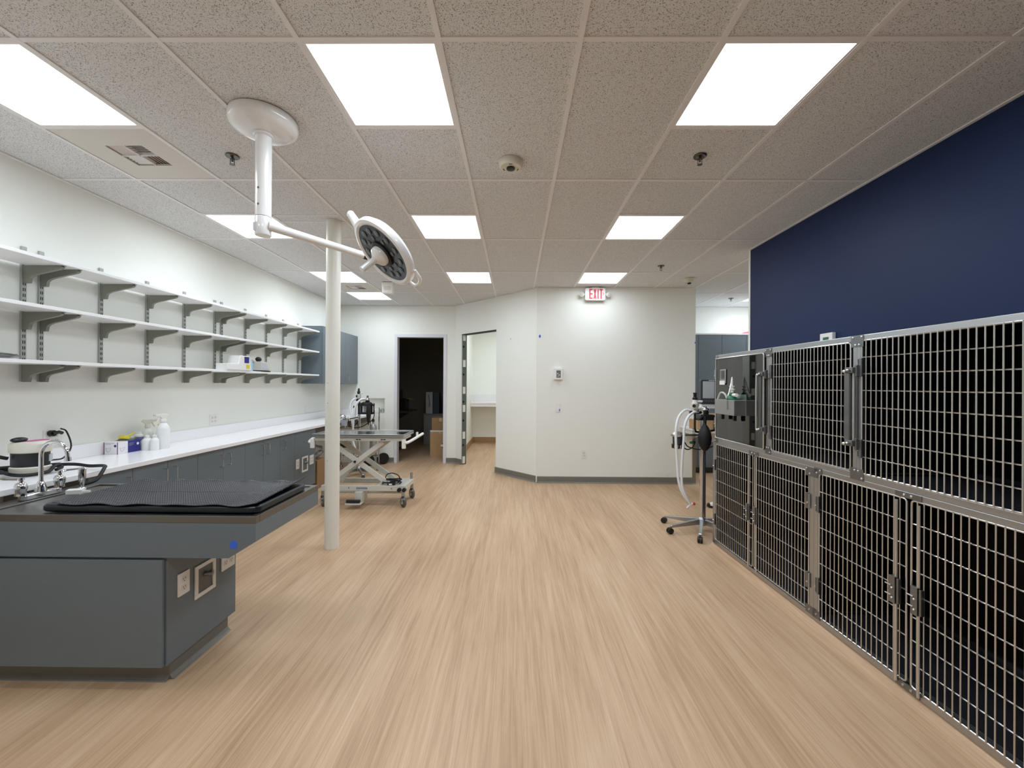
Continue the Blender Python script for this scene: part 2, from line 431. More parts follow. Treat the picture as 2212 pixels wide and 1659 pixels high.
for i in range(-1, 14):
    for k in range(-4, 6):
        xa, ya = GX0+i*GT, GY0+k*2*GT
        if xa > XR or ya > YF: continue
        h0, h1 = occ(k, i), occ(k+.5, i)
        if (k, i) == (1, 1):      # tile cut round the steel column
            for y0, y1 in ((ya, 3.62), (3.62, 3.76), (3.76, ya+2*GT)): add_tile(xa, xa+GT, y0, y1)
        elif not h0 and not h1: add_tile(xa, xa+GT, ya, ya+2*GT)
        else:
            if not h0: add_tile(xa, xa+GT, ya, ya+GT)
            if not h1: add_tile(xa, xa+GT, ya+GT, ya+2*GT)
tw = .012
def tee(x0, y0, x1, y1): return box('ceiling_tee', TEE, (x0, y0, HC), (x1, y1, HC+.008), ceil)
for i in range(0, 14):
    x = GX0+i*GT
    if x < XR: tee(x-tw, -2.6, x+tw, YF)
for k in range(-4, 6):
    y = GY0+k*2*GT
    if -2.6 < y < YF: tee(XL, y-tw, XR, y+tw).location.z = .0005
seen = set()
for (k, i) in list(lights)+list(vents):
    for kk in (k, k+.5):
        if kk != int(kk) and (kk, i) not in seen:
            seen.add((kk, i))
            y = GY0+kk*2*GT; t = tee(GX0+i*GT, y-tw, GX0+(i+1)*GT, y+tw); t.location.z = .0005
for y in (3.62, 3.76): tee(GX0+GT, y-tw*.6, GX0+2*GT, y+tw*.6)
# wall angle trim round the ceiling edge
mb = MB(); mb.box(XL, -2.6, HC-.004, XL+.022, YF, HC+.004); mb.box(XL, YF-.022, HC-.004, AA.x, YF, HC+.004)
mb.box(XN-.022, -2.6, HC-.004, XN, 4.5, HC+.004); mb.box(AB.x, YM-.022, HC-.004, 2.735, YM, HC+.004); mb.box(2.735, YF-.022, HC-.004, XR, YF, HC+.004)
mb2 = MB(MA).box(0, -.022, HC-.004, AL, 0, HC+.004)
struct(mb.build('trim_3', TEE)); struct(mb2.build('trim_4', TEE))
# light panels
rows = {-1.5: 'behind the camera', 0: 'in the nearest row', 1.5: 'in the second row', 3: 'in the third row', 4: 'in the farthest row', 2: 'over the right corridor'}
cols = {0: 'beside the left wall', 3: 'in the middle of the ceiling', 6: 'towards the navy wall', 11: 'behind the navy wall'}
lp = None
for (k, i) in sorted(lights):
    c = Vector((GX0+(i+.5)*GT, GY0+k*2*GT+GT/2, HC))
    lab = 'square white ceiling light panel %s, %s' % (cols[i], rows[k])
    if lp is None:
        lp = thing('ceiling_light', lab, 'ceiling light', c, 0, 'square light panels in the ceiling grid')
        mb = MB(); a, b = .298, .281
        for (x0, y0, x1, y1) in ((-a, -a, a, -b), (-a, b, a, a), (-a, -b, -b, b), (b, -b, a, b)): mb.box(x0, y0, .0015, x1, y1, .02)
        mb.build('frame', WHITEP, lp, local=True)
        MB().box(-b, -b, .006, b, b, .012).build('diffuser', PANEL, lp, local=True)
        al = bpy.data.lights.new('panel_lamp', 'AREA'); al.shape = 'SQUARE'; al.size = .555; al.energy = LAMP_W; al.color = (.83, .92, 1.0); al.spread = PI
        ao = bpy.data.objects.new('lamp', al); C.objects.link(ao); ao.parent = lp; ao.location = (0, 0, .004)
        o = lp
    else:
        o = dup(lp); o['label'] = lab
    o.location = c
    DIM = {(3, 6): .42, (3, 3): .75, (3, 0): .75, (4, 0): .75, (0, 0): .72, (1.5, 0): .72}
    if (k, i) in DIM:            # these panels run dimmer
        la = [q for q in o.children if q.type == 'LIGHT'][0]; la.data = la.data.copy(); la.data.energy = LAMP_W*DIM[(k, i)]
# lights in the back room
o = dup(lp); o.location = (.0, 10.0-.6, HC-.03); o['label'] = 'square white ceiling light panel above the counter of the lit back room'
o = dup(lp); o.location = (-.45, 8.2, HC-.03); o['label'] = 'square white ceiling light panel inside the lit back room'
# vent tiles with louvred grilles
def vent(k, i, lab):
    c = Vector((GX0+(i+.5)*GT, GY0+k*2*GT+GT/2, HC+.004))
    t = thing('air_vent', lab, 'air vent', c, 0, 'square louvred ceiling vents')
    mb = MB(); a, b = .297, .118
    for (x0, y0, x1, y1) in ((-a, -a, a, -b), (-a, b, a, a), (-a, -b, -b, b), (b, -b, a, b)): mb.box(x0, y0, 0, x1, y1, .012)
    mb.build('panel', mat('vent_panel', 'd6d1c8', .5, vary=.02), t, local=True)
    MB().box(-b, -b, .03, b, b, .034).build('duct_back', SLOT, t, local=True)
    for q in range(4):
        R = Matrix.Rotation(q*PI/2, 4, 'Z')
        for j in range(5):
            y = -.106+j*.0215
            Rt = R @ Matrix.Translation((.058, y, .012)) @ Matrix.Rotation(.6, 4, 'X')
            MB().box(-.055, -.0065, -.001, .055, .0065, .001, Rt).build('louvre', TEE, t, local=True)
    MB().box(-.003, -.118, .001, .003, .118, .02).box(-.118, -.003, .001, .118, .003, .02).build('cross_rib', TEE, t, local=True)
vent(.5, 0, 'white ceiling vent panel beside the surgical lamp canopy, with four-way louvres')
vent(3.5, 0, 'white ceiling vent panel between the two farthest lights on the left')

# ------------------------------------------------------------------ steel column
t = thing('steel_column', 'white painted round steel column standing between the wet table and the lift table', 'column', (-1.672, 3.75, 0))
MB().frustum((0, 0, 0), (0, 0, HC+.004), .063, n=32, caps=True).build('shaft', mat('column_paint', 'ebe9df', .4, vary=.02, bump=.1), t, smooth=True, local=True)
for z, y in ((1.32, -.06), (.80, -.06), (1.5, .06)):
    MB().frustum((-.018, -.0575, z), (-.018, -.0615, z), .003, n=10).build('bolt_hole', SLOT, t, local=True)

# ------------------------------------------------------------------ kennel bank
KO = Vector((1.848, 3.855, .042)); KT = .02
KM = Matrix.Translation(KO) @ Matrix.Rotation(-PI/2+KT, 4, 'Z')      # local x runs along the fronts towards the camera, y into the cage
KD = .655
# raised plinth with flash-coved vinyl
prof = [(0, 0), (KD+.02, 0), (KD+.02, .042), (.015, .042), (.004, .038), (-.006, .028), (-.022, .012), (-.05, .003), (-.085, 0)]
mb = MB(); e1 = KM.to_3x3() @ Vector((0, 1, 0)); e0 = KM.to_3x3() @ Vector((1, 0, 0))
mb.prism(prof, KO - Vector((0, 0, .0415)) - e0*.012, e1, Vector((0, 0, 1)), e0, 5.2)
struct(mb.build('trim_5', FLOOR, smooth=True))
def bank_bar(key, length, r, horizontal):
    if key not in BARS:
        mb = MB()
        if horizontal: mb.frustum((0, 0, 0), (length, 0, 0), r, n=6)
        else: mb.frustum((0, 0, 0), (0, 0, length), r, n=6)
        me = bpy.data.meshes.new('bar'); me.from_pydata([tuple(v) for v in mb.v], [], mb.f); me.materials.append(WIRE); me.shade_smooth(); me.set_sharp_from_angle(angle=.8)
        BARS[key] = me
    return BARS[key]
BARS = {}
def kroot(label, s0, z0, grp):
    return thing('animal_cage', label, 'cage', KM @ Vector((s0, 0, z0)), -PI/2+KT, grp)
def kb(): return MB(KM)
def shell(t, s0, s1, z0, z1, mi, mf, floor_h=.012):
    e = .004
    kb().box(s0+.002, .03, z0, s1-.002, KD, z0+floor_h).build('floor_pan', mf, t)
    kb().box(s0+.002, .03, z1-.012, s1-.002, KD, z1).build('roof_panel', mi, t)
    kb().box(s0+.002, .03, z0+floor_h, s0+.014, KD, z1-.012).build('side_panel', mi, t)
    kb().box(s1-.014, .03, z0+floor_h, s1-.002, KD, z1-.012).build('side_panel', mi, t)
    kb().box(s0+.014, KD-.012, z0+floor_h, s1-.014, KD, z1-.012).build('back_panel', mi, t)
    # bright welded corner seams inside
    kb().box(s0+.014, KD-.020, z0+floor_h, s0+.022, KD-.012, z1-.012).build('corner_seam', STEELD, t)
    kb().box(s1-.022, KD-.020, z0+floor_h, s1-.014, KD-.012, z1-.012).build('corner_seam', STEELD, t)
    kb().box(s0+.014, KD-.03, z0+floor_h, s1-.014, KD-.012, z0+floor_h+.02).build('floor_seam', mf, t)
    MBp = kb()
    MBp.tube([(s0+.014, .03, z0+floor_h+.012), (s0+.014, KD-.02, z0+floor_h+.012)], .006, 6)
    MBp.tube([(s1-.014, .03, z0+floor_h+.012), (s1-.014, KD-.02, z0+floor_h+.012)], .006, 6)
    MBp.build('floor_bead', mf, t)
def rail(t, name, s0, s1, z0, z1, m=None, dy=0):
    kb().box(s0, -.004+dy, z0, s1, .03, z1).build(name, m or STEEL, t, bevel=.003)
def plate(t, s, z, w, h, rivets):
    p = kb().box(s-w/2, -.007, z-h/2, s+w/2, -.0035, z+h/2).build('corner_plate', STEELD, t)
    for (a, b) in rivets:
        kb().lathe([(.0065, 0), (.006, .003), (.003, .005)], (s+a, -.007, z+b), (0, -1, 0), 10).build('rivet', CHROME, p, smooth=True)
def wire_door(t, s0, s1, z0, z1, hs, gap_right=False, r=.0042, yb=-.001):
    pts = [(x, yb, z) for x, z in rrect(s1-s0, z1-z0, .016, 4, (s0+s1)/2, (z0+z1)/2)]
    d = kb().tube(pts, .0050, 8, closed=True).build('door', WIRE, t, smooth=True)
    n = round((s1-s0)/.0305); st = (s1-s0)/n
    L = KM.inverted() @ t.location
    me = bank_bar(('v', round(z1-z0, 3)), z1-z0+.006, .0030, False)
    for k in range(1, n):
        o = bpy.data.objects.new('bar', me); C.objects.link(o); o.parent = d
        o.location = (s0+k*st-L.x, yb-.004-L.y, z0-.003-L.z)
    me = bank_bar(('h', round(s1-s0, 3)), s1-s0+.004, .0033, True)
    m = round((z1-z0)/hs); sz = (z1-z0)/m
    for k in range(1, m):
        o = bpy.data.objects.new('cross_bar', me); C.objects.link(o); o.parent = d
        o.location = (s0-.002-L.x, yb+.002-L.y, z0+k*sz-L.z)
    return d
def hinge(t, d, s, z, side):
    h = kb().box(s-.005, -.016, z-.05, s+.012, -.004, z+.05).build('hinge', STEELD, d, bevel=.002)
    kb().frustum((s+.018*side, -.01, z-.045), (s+.018*side, -.01, z+.045), .006, n=8).build('hinge_pin', STEEL, d, smooth=True)
    kb().lathe([(.007, 0), (.005, .006)], (s+.012*side, -.016, z-.012), (0, -1, 0), 10).build('hinge_bolt', CHROME, d, smooth=True)
def channel_latch(d, s, z0, z1):
    kb().box(s-.028, -.045, z0+.03, s+.006, -.020, z1-.03).build('latch_channel', STEELD, d, bevel=.003)
    kb().frustum((s+.016, -.028, z0), (s+.016, -.028, z1), .005, n=8).build('latch_rod', WIRE, d, smooth=True)
    for z in (z0+.015, z1-.015):
        mb = kb().box(s-.02, -.048, z-.016, s+.030, -.008, z+.016); mb.box(s+.022, -.030, z-.035, s+.036, -.006, z+.028)
        mb.build('latch_bracket', STEELD, d, bevel=.003)
        kb().ellipsoid((s-.012, -.056, z-.006), .010, .010, .010, 10, 8).build('latch_knob', CHROME, d, smooth=True)
        kb().ellipsoid((s+.010, -.056, z), .008, .009, .008, 10, 8).build('latch_knob', CHROME, d, smooth=True)
def rod_latch(d, s, z0, z1, zm):
    kb().frustum((s, -.014, z0), (s, -.014, z1), .0065, n=8).build('latch_rod', WIRE, d, smooth=True)
    kb().box(s-.026, -.028, zm-.066, s+.006, -.010, zm+.066).build('latch_box', STEELD, d, bevel=.002)
    kb().box(s+.010, -.024, zm-.060, s+.020, -.006, zm+.060).build('latch_back', STEELD, d, bevel=.002)
    for z in (zm+.02, zm-.028):
        kb().frustum((s-.040, -.031, z), (s-.010, -.031, z), .0035, n=6).build('latch_pin', WIRE, d, smooth=True)
        kb().ellipsoid((s-.006, -.030, z-.012), .006, .006, .006, 8, 6).build('latch_stud', CHROME, d, smooth=True)
GRP = 'stainless cages along the navy wall'
ZL0, ZL1, ZM, ZU0, ZU1, ZT = .035, .917, .951, .985, 1.700, 1.736
R4 = lambda a, b: [(-a, b), (a, b)]
# lower pair 1
t = kroot('lower double-door wire cage at the far end of the steel bank', 0, 0, GRP)
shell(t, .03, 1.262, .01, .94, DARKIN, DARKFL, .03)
rail(t, 'bottom_rail', 0, 1.264, 0, .033); rail(t, 'top_rail', 0, 1.264, .922, .951); rail(t, 'end_post', 0, .036, .033, .922); rail(t, 'centre_post', 1.228, 1.264, .033, .922)
kb().box(-.002, .03, 0, .03, KD, .951).build('end_panel', STEEL, t)
da = wire_door(t, .046, .620, ZL0+.008, ZL1, .110); db = wire_door(t, .644, 1.220, ZL0+.008, ZL1, .110)
rod_latch(da, .583, .03, .91, .46); rod_latch(db, .686, .03, .91, .46)
hinge(t, db, 1.214, .73, 1); hinge(t, db, 1.214, .23, 1); hinge(t, da, .046, .73, -1); hinge(t, da, .046, .23, -1)
plate(t, .635, .932, .12, .030, R4(.018, 0)); plate(t, 1.245, .915, .10, .055, [(-.04, .018), (-.012, -.012)]); plate(t, 1.245, .045, .09, .05, [(-.012, 0)])
# lower pair 2
t = kroot('lower double-door wire cage nearest the camera', 1.264, 0, GRP)
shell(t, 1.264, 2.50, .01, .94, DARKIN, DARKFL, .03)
rail(t, 'bottom_rail', 1.264, 2.53, 0, .033); rail(t, 'top_rail', 1.264, 2.53, .922, .951); rail(t, 'centre_post', 1.264, 1.298, .033, .922); rail(t, 'end_post', 2.49, 2.53, .033, .922)
dc = wire_door(t, 1.306, 1.860, ZL0+.004, ZL1, .110); dd = wire_door(t, 1.884, 2.44, ZL0, ZL1, .110)
rod_latch(dc, 1.820, .02, .905, .46); rod_latch(dd, 1.930, .015, .905, .46)
hinge(t, dc, 1.306, .73, -1); hinge(t, dc, 1.306, .23, -1)
plate(t, 1.30, .932, .06, .036, [(.018, .006), (-.010, -.012)]); plate(t, 1.87, .935, .13, .026, R4(.018, 0)); plate(t, 1.87, .018, .12, .03, R4(.02, 0)); plate(t, 1.29, .045, .06, .05, [(0, 0)])
# upper cages
t = kroot('upper oxygen cage with clear acrylic door at the far end of the steel bank', 0, .951, GRP)
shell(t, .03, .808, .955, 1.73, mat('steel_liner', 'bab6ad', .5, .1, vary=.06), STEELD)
rail(t, 'bottom_rail', .04, .809, .951, .983); rail(t, 'top_rail', .04, .809, 1.702, ZT); rail(t, 'end_post', .038, .062, .983, 1.702); rail(t, 'side_post', .780, .809, .983, 1.702)
kb().box(.036, .03, .951, .06, KD, ZT).build('end_panel', STEEL, t)
pts = [(x, -.014, z) for x, z in rrect(.706, .718, .016, 4, .418, 1.342)]
do = kb().tube(pts, .0055, 8, closed=True).build('door', WIRE, t, smooth=True)
kb().box(.072, -.012, .99, .764, -.007, 1.694).build('acrylic_pane', ACRY, do)
channel_latch(do, .772, 1.12, 1.56)
kb().tube(spline([(.748, -.012, 1.54), (.746, -.048, 1.538), (.745, -.055, 1.50), (.745, -.055, 1.16), (.746, -.048, 1.133), (.748, -.012, 1.13)], 4), .006, 8).build('pull_handle', WIRE, do, smooth=True)
hinge(t, do, .062, 1.56, -1); hinge(t, do, .062, 1.12, -1)
kb().box(.150, -.022, 1.475, .245, -.012, 1.600).build('vent_lid', STEEL, do, bevel=.004)
kb().box(.165, -.024, 1.515, .225, -.021, 1.590).build('vent_window', CLEAR, do)
kb().box(.150, -.024, 1.465, .235, -.021, 1.500).build('vent_label', WHITEP, do)
ob = kb().box(.24, -.112, 1.215, .545, -.012, 1.340).build('oxygen_box', STEEL, do, bevel=.003)
kb().box(.30, -.016, 1.34, .545, -.012, 1.385).box(.545-.0, -.016, 1.215, .548, -.012, 1.385).build('mount_plate', STEEL, do)
kb().lathe([(.045, 0), (.048, .008), (.04, .014), (.024, .03), (.024, .05), (.018, .06)], (.43, -.065, 1.340), (0, 0, 1), 20).build('green_regulator', GREENP, do, smooth=True)
kb().lathe([(.012, 0), (.012, .02), (.022, .022), (.022, .03), (.012, .032), (.012, .045), (.02, .047), (.02, .055), (.008, .057), (.006, .12), (.002, .13)], (.43, -.065, 1.40), (0, 0, 1), 14).build('nozzle', WHITEP, do, smooth=True)
kb().frustum((.45, -.065, 1.38), (.50, -.065, 1.38), .014, n=12).build('side_port', WHITEP, do, smooth=True)
kb().tube(spline([(.43, -.065, 1.52), (.44, -.09, 1.42), (.445, -.112, 1.35), (.45, -.116, 1.26)], 5), .004, 6).build('oxygen_tube', CLEAR, do, smooth=True)
kb().tube(spline([(.35, -.06, 1.34), (.31, -.06, 1.385), (.27, -.075, 1.395), (.24, -.085, 1.34)], 6), .008, 8).build('clear_tube', mat('pale_tube', 'b8b8b2', .3, vary=.03), do, smooth=True)
for s in (.25, .44):
    kb().box(s-.012, -.06, 1.165, s+.012, -.035, 1.215).build('drain_tap', BLACKP, do, bevel=.004)
plate(t, .060, 1.705, .05, .05, [(-.012, 0), (.014, .012)]); plate(t, .060, .965, .05, .06, [(-.01, .012), (-.01, -.012)])
t = kroot('upper wire cage in the middle of the steel bank', .809, .951, GRP)
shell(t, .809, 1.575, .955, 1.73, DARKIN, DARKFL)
rail(t, 'bottom_rail', .809, 1.575, .951, .983); rail(t, 'top_rail', .809, 1.575, 1.702, ZT); rail(t, 'side_post', .809, .834, .983, 1.702); rail(t, 'side_post', 1.550, 1.575, .983, 1.702)
d2 = wire_door(t, .842, 1.533, ZU0+.002, ZU1, .0895)
channel_latch(d2, 1.566, 1.13, 1.56)
hinge(t, d2, .842, 1.56, -1); hinge(t, d2, .842, 1.12, -1)
plate(t, .810, 1.700, .075, .062, [(-.026, .02), (-.008, -.02), (.010, -.02), (.028, .02)]); plate(t, .810, .985, .060, .06, [(-.010, .018), (.010, .018), (.024, -.014)])
t = kroot('upper wire cage nearest the camera, widest of the upper row', 1.575, .951, GRP)
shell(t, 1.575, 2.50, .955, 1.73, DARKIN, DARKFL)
rail(t, 'bottom_rail', 1.575, 2.53, .951, .983); rail(t, 'top_rail', 1.575, 2.53, 1.702, ZT); rail(t, 'side_post', 1.575, 1.598, .983, 1.702); rail(t, 'side_post', 2.50, 2.53, .983, 1.702)
d3 = wire_door(t, 1.605, 2.46, ZU0, ZU1+.004, .0895)
hinge(t, d3, 1.606, 1.56, -1); hinge(t, d3, 1.606, 1.12, -1)
plate(t, 1.580, 1.703, .080, .062, [(-.026, .022), (-.010, -.02), (.014, -.02), (.030, .022)]); plate(t, 1.580, .975, .085, .064, [(-.012, .02), (.012, .02), (.034, -.018)])
# little green-lit device on the navy wall above the cages
a, b = atX(1776, 727, XN-.01), atX(1803, 741, XN-.01)
t = thing('wall_switch', 'small white box with green label on the navy wall just above the cages', 'wall device', (XN, (a.y+b.y)/2, b.z+.02))
MB().box(-.03, b.y-(a.y+b.y)/2, -.02, 0, a.y-(a.y+b.y)/2, a.z-b.z).build('housing', WHITEP, t, local=True, bevel=.004)
MB().box(-.032, -.03, .012, -.030, .03, .034).build('green_label', GREENP, t, local=True)

# ------------------------------------------------------------------ wall shelves on the left
for nm, z0, z1 in (('lowest', 1.613, 1.635), ('middle', 1.969, 1.991), ('topmost', 2.283, 2.305)):
    o = box('wall_shelf', SHELFW, (XL+.032, 1.5, z0), (-3.032, 6.33, z1), bevel=.0015)
    tag(o, 'long white wall shelf, %s of the three on the left wall' % nm, 'shelf', 'white wall shelves')
sy = [2.352, 2.757, 2.860, 3.278, 3.694, 4.110, 4.532, 4.636, 5.046, 5.470, 5.872, 6.272]
ords = ['at the extreme left edge of the photo', 'first full one from the left', 'second from the left, close beside the first', 'third from the left', 'fourth from the left', 'fifth from the left', 'sixth from the left', 'seventh from the left, close beside the sixth', 'eighth from the left', 'ninth from the left', 'tenth from the left', 'last one by the wall cabinet']
first = None
for y, od in zip(sy, ords):
    lab = 'grey slotted shelf upright with three brackets, ' + od
    if first is None:
        first = t = thing('shelf_upright', lab, 'shelf bracket', (XL, y, 1.497), 0, 'slotted uprights under the wall shelves')
        MB().box(.0005, -.015, 0, .014, .015, .914).build('rail', GREYMET, t, local=True, bevel=.001)
        for k in range(22):
            z = .02 + k*.0395
            MB().box(.0138, -.008, z, .0146, -.003, z+.022).box(.0138, .003, z, .0146, .008, z+.022).build('slot', SLOT, t, local=True)
        for zs in (1.613, 1.969, 2.283):
            z = zs-1.497
            poly = [(.014, -.004), (.275, -.004), (.285, -.012), (.27, -.024), (.10, -.062), (.075, -.072), (.062, -.085), (.056, -.118), (.014, -.118)]
            b = MB().prism(poly, (0, -.010, z), (1, 0, 0), (0, 0, 1), (0, 1, 0), .020).build('bracket', BRACK, t, local=True)
            MB().box(.014, -.011, z-.004, .288, .011, z).build('bracket_flange', BRACK, b, local=True)
    else:
        o = dup(first); o.location.y = y; o['label'] = lab
t = thing('wall_cabinet', 'slate grey wall cabinet with chrome handles hung beside the shelves in the far corner', 'cabinet', (XL, 6.385, 1.492))
box('body', LAM, (XL+.001, 6.385, 1.492), (-3.022, 7.795, 2.395), t, bevel=.002)
for a, b, hy in ((6.39, 6.657, None), (6.660, 7.223, 6.80), (7.226, 7.79, 7.30)):
    d = box('door', LAM, (-3.021, a, 1.495), (-3.001, b, 2.392), t, bevel=.002)
    if hy: MB().tube(spline([(-3.001, hy, 1.535), (-2.972, hy, 1.537), (-2.970, hy, 1.55), (-2.970, hy, 1.62), (-2.972, hy, 1.633), (-3.001, hy, 1.635)], 3), .004, 6).build('handle', CHROME, d, smooth=True)

# ------------------------------------------------------------------ base cabinets and counter
CT = .914; CX = -2.752
ct = thing('counter', 'long white speckled counter with backsplash running along the left wall', 'counter', (-3.05, 4.2, CT))
box('top', COUNTER, (XL+.002, .9, CT-.036), (CX, YF-.002, CT), ct, bevel=.004)
box('backsplash', COUNTER, (XL+.001, .9, CT), (XL+.021, YF-.002, CT+.102), ct, bevel=.002)
box('end_backsplash', COUNTER, (XL+.021, YF-.022, CT), (CX-.02, YF-.001, CT+.102), ct, bevel=.002)
CF = -2.785
box('knee_shade_strip', mat('brown_shade', '4d463d', .6, vary=.05), (CX-.045, 5.72, CT-.13), (CX-.030, YF-.003, CT-.0365), ct)  # dark strip standing in for the shade under the open counter
def base_cab(lab, doors, y0, y1, outlets=False):
    t = thing('base_cabinet', lab, 'cabinet', (XL, y0, 0), 0, 'slate base cabinets under the counter')
    box('body', LAM, (XL+.003, y0+.001, .10), (CF-.0205, y1-.001, CT-.037), t)
    box('toe_kick', BASE, (XL+.003, y0+.001, 0), (CF-.07, y1-.001, .10), t)
    for a, b, hy in doors:
        d = box('door', LAM, (CF-.02, a+.0015, .112), (CF, b-.0015, CT-.042), t, bevel=.0015)
        if hy:
            MB().tube(spline([(CF, hy, .815), (CF+.030, hy, .813), (CF+.034, hy, .803), (CF+.034, hy, .717), (CF+.030, hy, .707), (CF, hy, .705)], 3), .0042, 6).build('handle', CHROME, d, smooth=True)
    return t
base_cab('slate single-door base cabinet with chrome handle just behind the wet table', [(2.66, 2.975, 2.93)], 2.66, 2.975)
base_cab('slate base cabinet with two doors, nearest pair along the counter', [(2.975, 3.278, 3.235), (3.278, 3.589, 3.330)], 2.975, 3.589)
base_cab('slate base cabinet with two doors, middle pair along the counter', [(3.589, 3.904, 3.858), (3.904, 4.221, 3.962)], 3.589, 4.221)
base_cab('slate base cabinet with two doors, farthest pair along the counter', [(4.221, 4.532, 4.488), (4.532, 4.853, 4.590)], 4.221, 4.853)
base_cab('slate single-door base cabinet with chrome handle next to the outlet panel', [(4.853, 5.177, 4.908)], 4.853, 5.177)
ec = base_cab('slate end cabinet panel carrying white outlet plates below the counter', [(5.177, 5.719, None)], 5.177, 5.719)
def outlet(lab, P, ux, nrm, w=.072, h=.116, kind='duplex', group='white electrical plates'):
    """plate centred on P; ux horizontal direction along the wall, nrm outward normal"""
    ux, nrm = Vector(ux).normalized(), Vector(nrm).normalized(); up = Vector((0, 0, 1)); P = Vector(P)
    t = thing('outlet_plate' if kind != 'switch' else 'light_switch', lab, 'outlet' if kind != 'switch' else 'switch', P, 0, group)
    def pr(pts, d0, d): return MB().prism(pts, nrm*d0, ux, up, nrm, d)
    if kind == 'box':
        mb = MB(); a, b, f = w/2, h/2, .022
        for (x0, y0, x1, y1) in ((-a, -b, a, -b+f), (-a, b-f, a, b), (-a, -b+f, -a+f, b-f), (a-f, -b+f, a, b-f)):
            mb.prism([(x0, y0), (x1, y0), (x1, y1), (x0, y1)], (0, 0, 0), ux, up, nrm, .008)
        mb.build('frame', WHITEP, t, local=True, bevel=.002)
        pr([(-a+f, -b+f), (a-f, -b+f), (a-f, b-f), (-a+f, b-f)], .0005, .001).build('recess', GREYP, t, local=True)
        MB().lathe([(.012, 0), (.012, .022), (.018, .023), (.018, .036), (.014, .040)], up*.02, tuple(nrm+ux*.4), 12).build('valve', STEELD, t, local=True, smooth=True)
        return t
    pr(rrect(w, h, .004, 2), 0, .006).build('plate', WHITEP, t, local=True, bevel=.0015)
    gangs = [0] if w < .09 else [-.023, .023]
    for gx in gangs:
        if kind == 'switch':
            pr(rrect(.034, .068, .003, 2, gx, 0), .006, .002).build('rocker', mat('rocker_white', 'f2f0ec', .3, vary=.01), t, local=True)
        else:
            for gz in (.021, -.021):
                f = pr(rrect(.034, .028, .008, 4, gx, gz), .006, .0012).build('socket', mat('socket_white', 'e2dfda', .4, vary=.02), t, local=True)
                for sx in (-.007, .007):
                    pr([(gx+sx-.0012, gz-.001), (gx+sx+.0012, gz-.001), (gx+sx+.0012, gz+.008), (gx+sx-.0012, gz+.008)], .0072, .0004).build('pin_slot', SLOT, f, local=True)
                pr(rrect(.005, .005, .002, 2, gx, gz-.008), .0072, .0004).build('pin_slot', SLOT, f, local=True)
    return t
outlet('white outlet plate on the slate end panel, left of its recessed box', (CF, 5.244, .462), (0, 1, 0), (1, 0, 0), .075, .125)
outlet('white framed recessed box on the slate end panel under the counter', (CF, 5.424, .430), (0, 1, 0), (1, 0, 0), .150, .20, 'box')
outlet('off-white outlet plate at the right edge of the slate end panel', (CF, 5.604, .456), (0, 1, 0), (1, 0, 0), .105, .125)
outlet('wide white outlet plate with black plug behind the round appliance', (XL, 2.945, 1.092), (0, 1, 0), (1, 0, 0), .120, .118)
outlet('white four-socket outlet plate above the middle of the counter', (XL, 4.528, 1.092), (0, 1, 0), (1, 0, 0), .116, .116)
outlet('white switch plate above the counter beside the steel column', (XL, 6.573, 1.082), (0, 1, 0), (1, 0, 0), .12, .116, 'switch')
outlet('white switch plate with a scrap of blue tape below the thermostat', (.648, YM, 1.145), (1, 0, 0), (0, -1, 0), .078, .128, 'switch')
outlet('white duplex outlet low on the near partition wall', (1.049, YM, .440), (1, 0, 0), (0, -1, 0), .074, .122)
# ------------------------------------------------------------------ wet table (peninsula)
TZ = .850; TX0, TX1, TY0, TY1 = CX+.003, -1.255, 1.985, 2.615
t = thing('wet_table', 'slate cabinet island with stainless wet-table top in the left foreground', 'wet table', (-2.0, 2.25, 0))
box('cabinet_body', LAM, (-2.75, 2.005, .105), (-1.702, 2.50, .665), t, bevel=.002)
MB().box(-2.75, 2.065, 0, -1.738, 2.487, .105).build('toe_kick', BASE, t, bevel=.003)
tb = MB(); pf = [(0, .022), (.012, .006), (.024, 0), (0, 0)]
tb.prism(pf, (-2.75, 2.065, 0), (0, -1, 0), (0, 0, 1), (1, 0, 0), 1.012); tb.prism(pf, (-1.738, 2.065, 0), (1, 0, 0), (0, 0, 1), (0, 1, 0), .42)
tb.build('toe_cove', BASE, t)
fp = box('access_panel', LAM, (-2.75, 1.987, .108), (-1.712, 2.004, .632), t, bevel=.002)
MB().prism([(TX0, .646), (-1.387, .646), (TX1, .728), (TX1, .815), (TX0, .815)], (0, TY0, 0), (1, 0, 0), (0, 0, 1), (0, 1, 0), .018).build('front_apron', LAM, t)
MB().prism([(TX0, .646), (-1.387, .646), (TX1, .728), (TX1, .815), (TX0, .815)], (0, TY1-.018, 0), (1, 0, 0), (0, 0, 1), (0, 1, 0), .018).build('back_apron', LAM, t)
box('end_apron', LAM, (TX1-.018, TY0+.018, .728), (TX1, TY1-.018, .815), t)
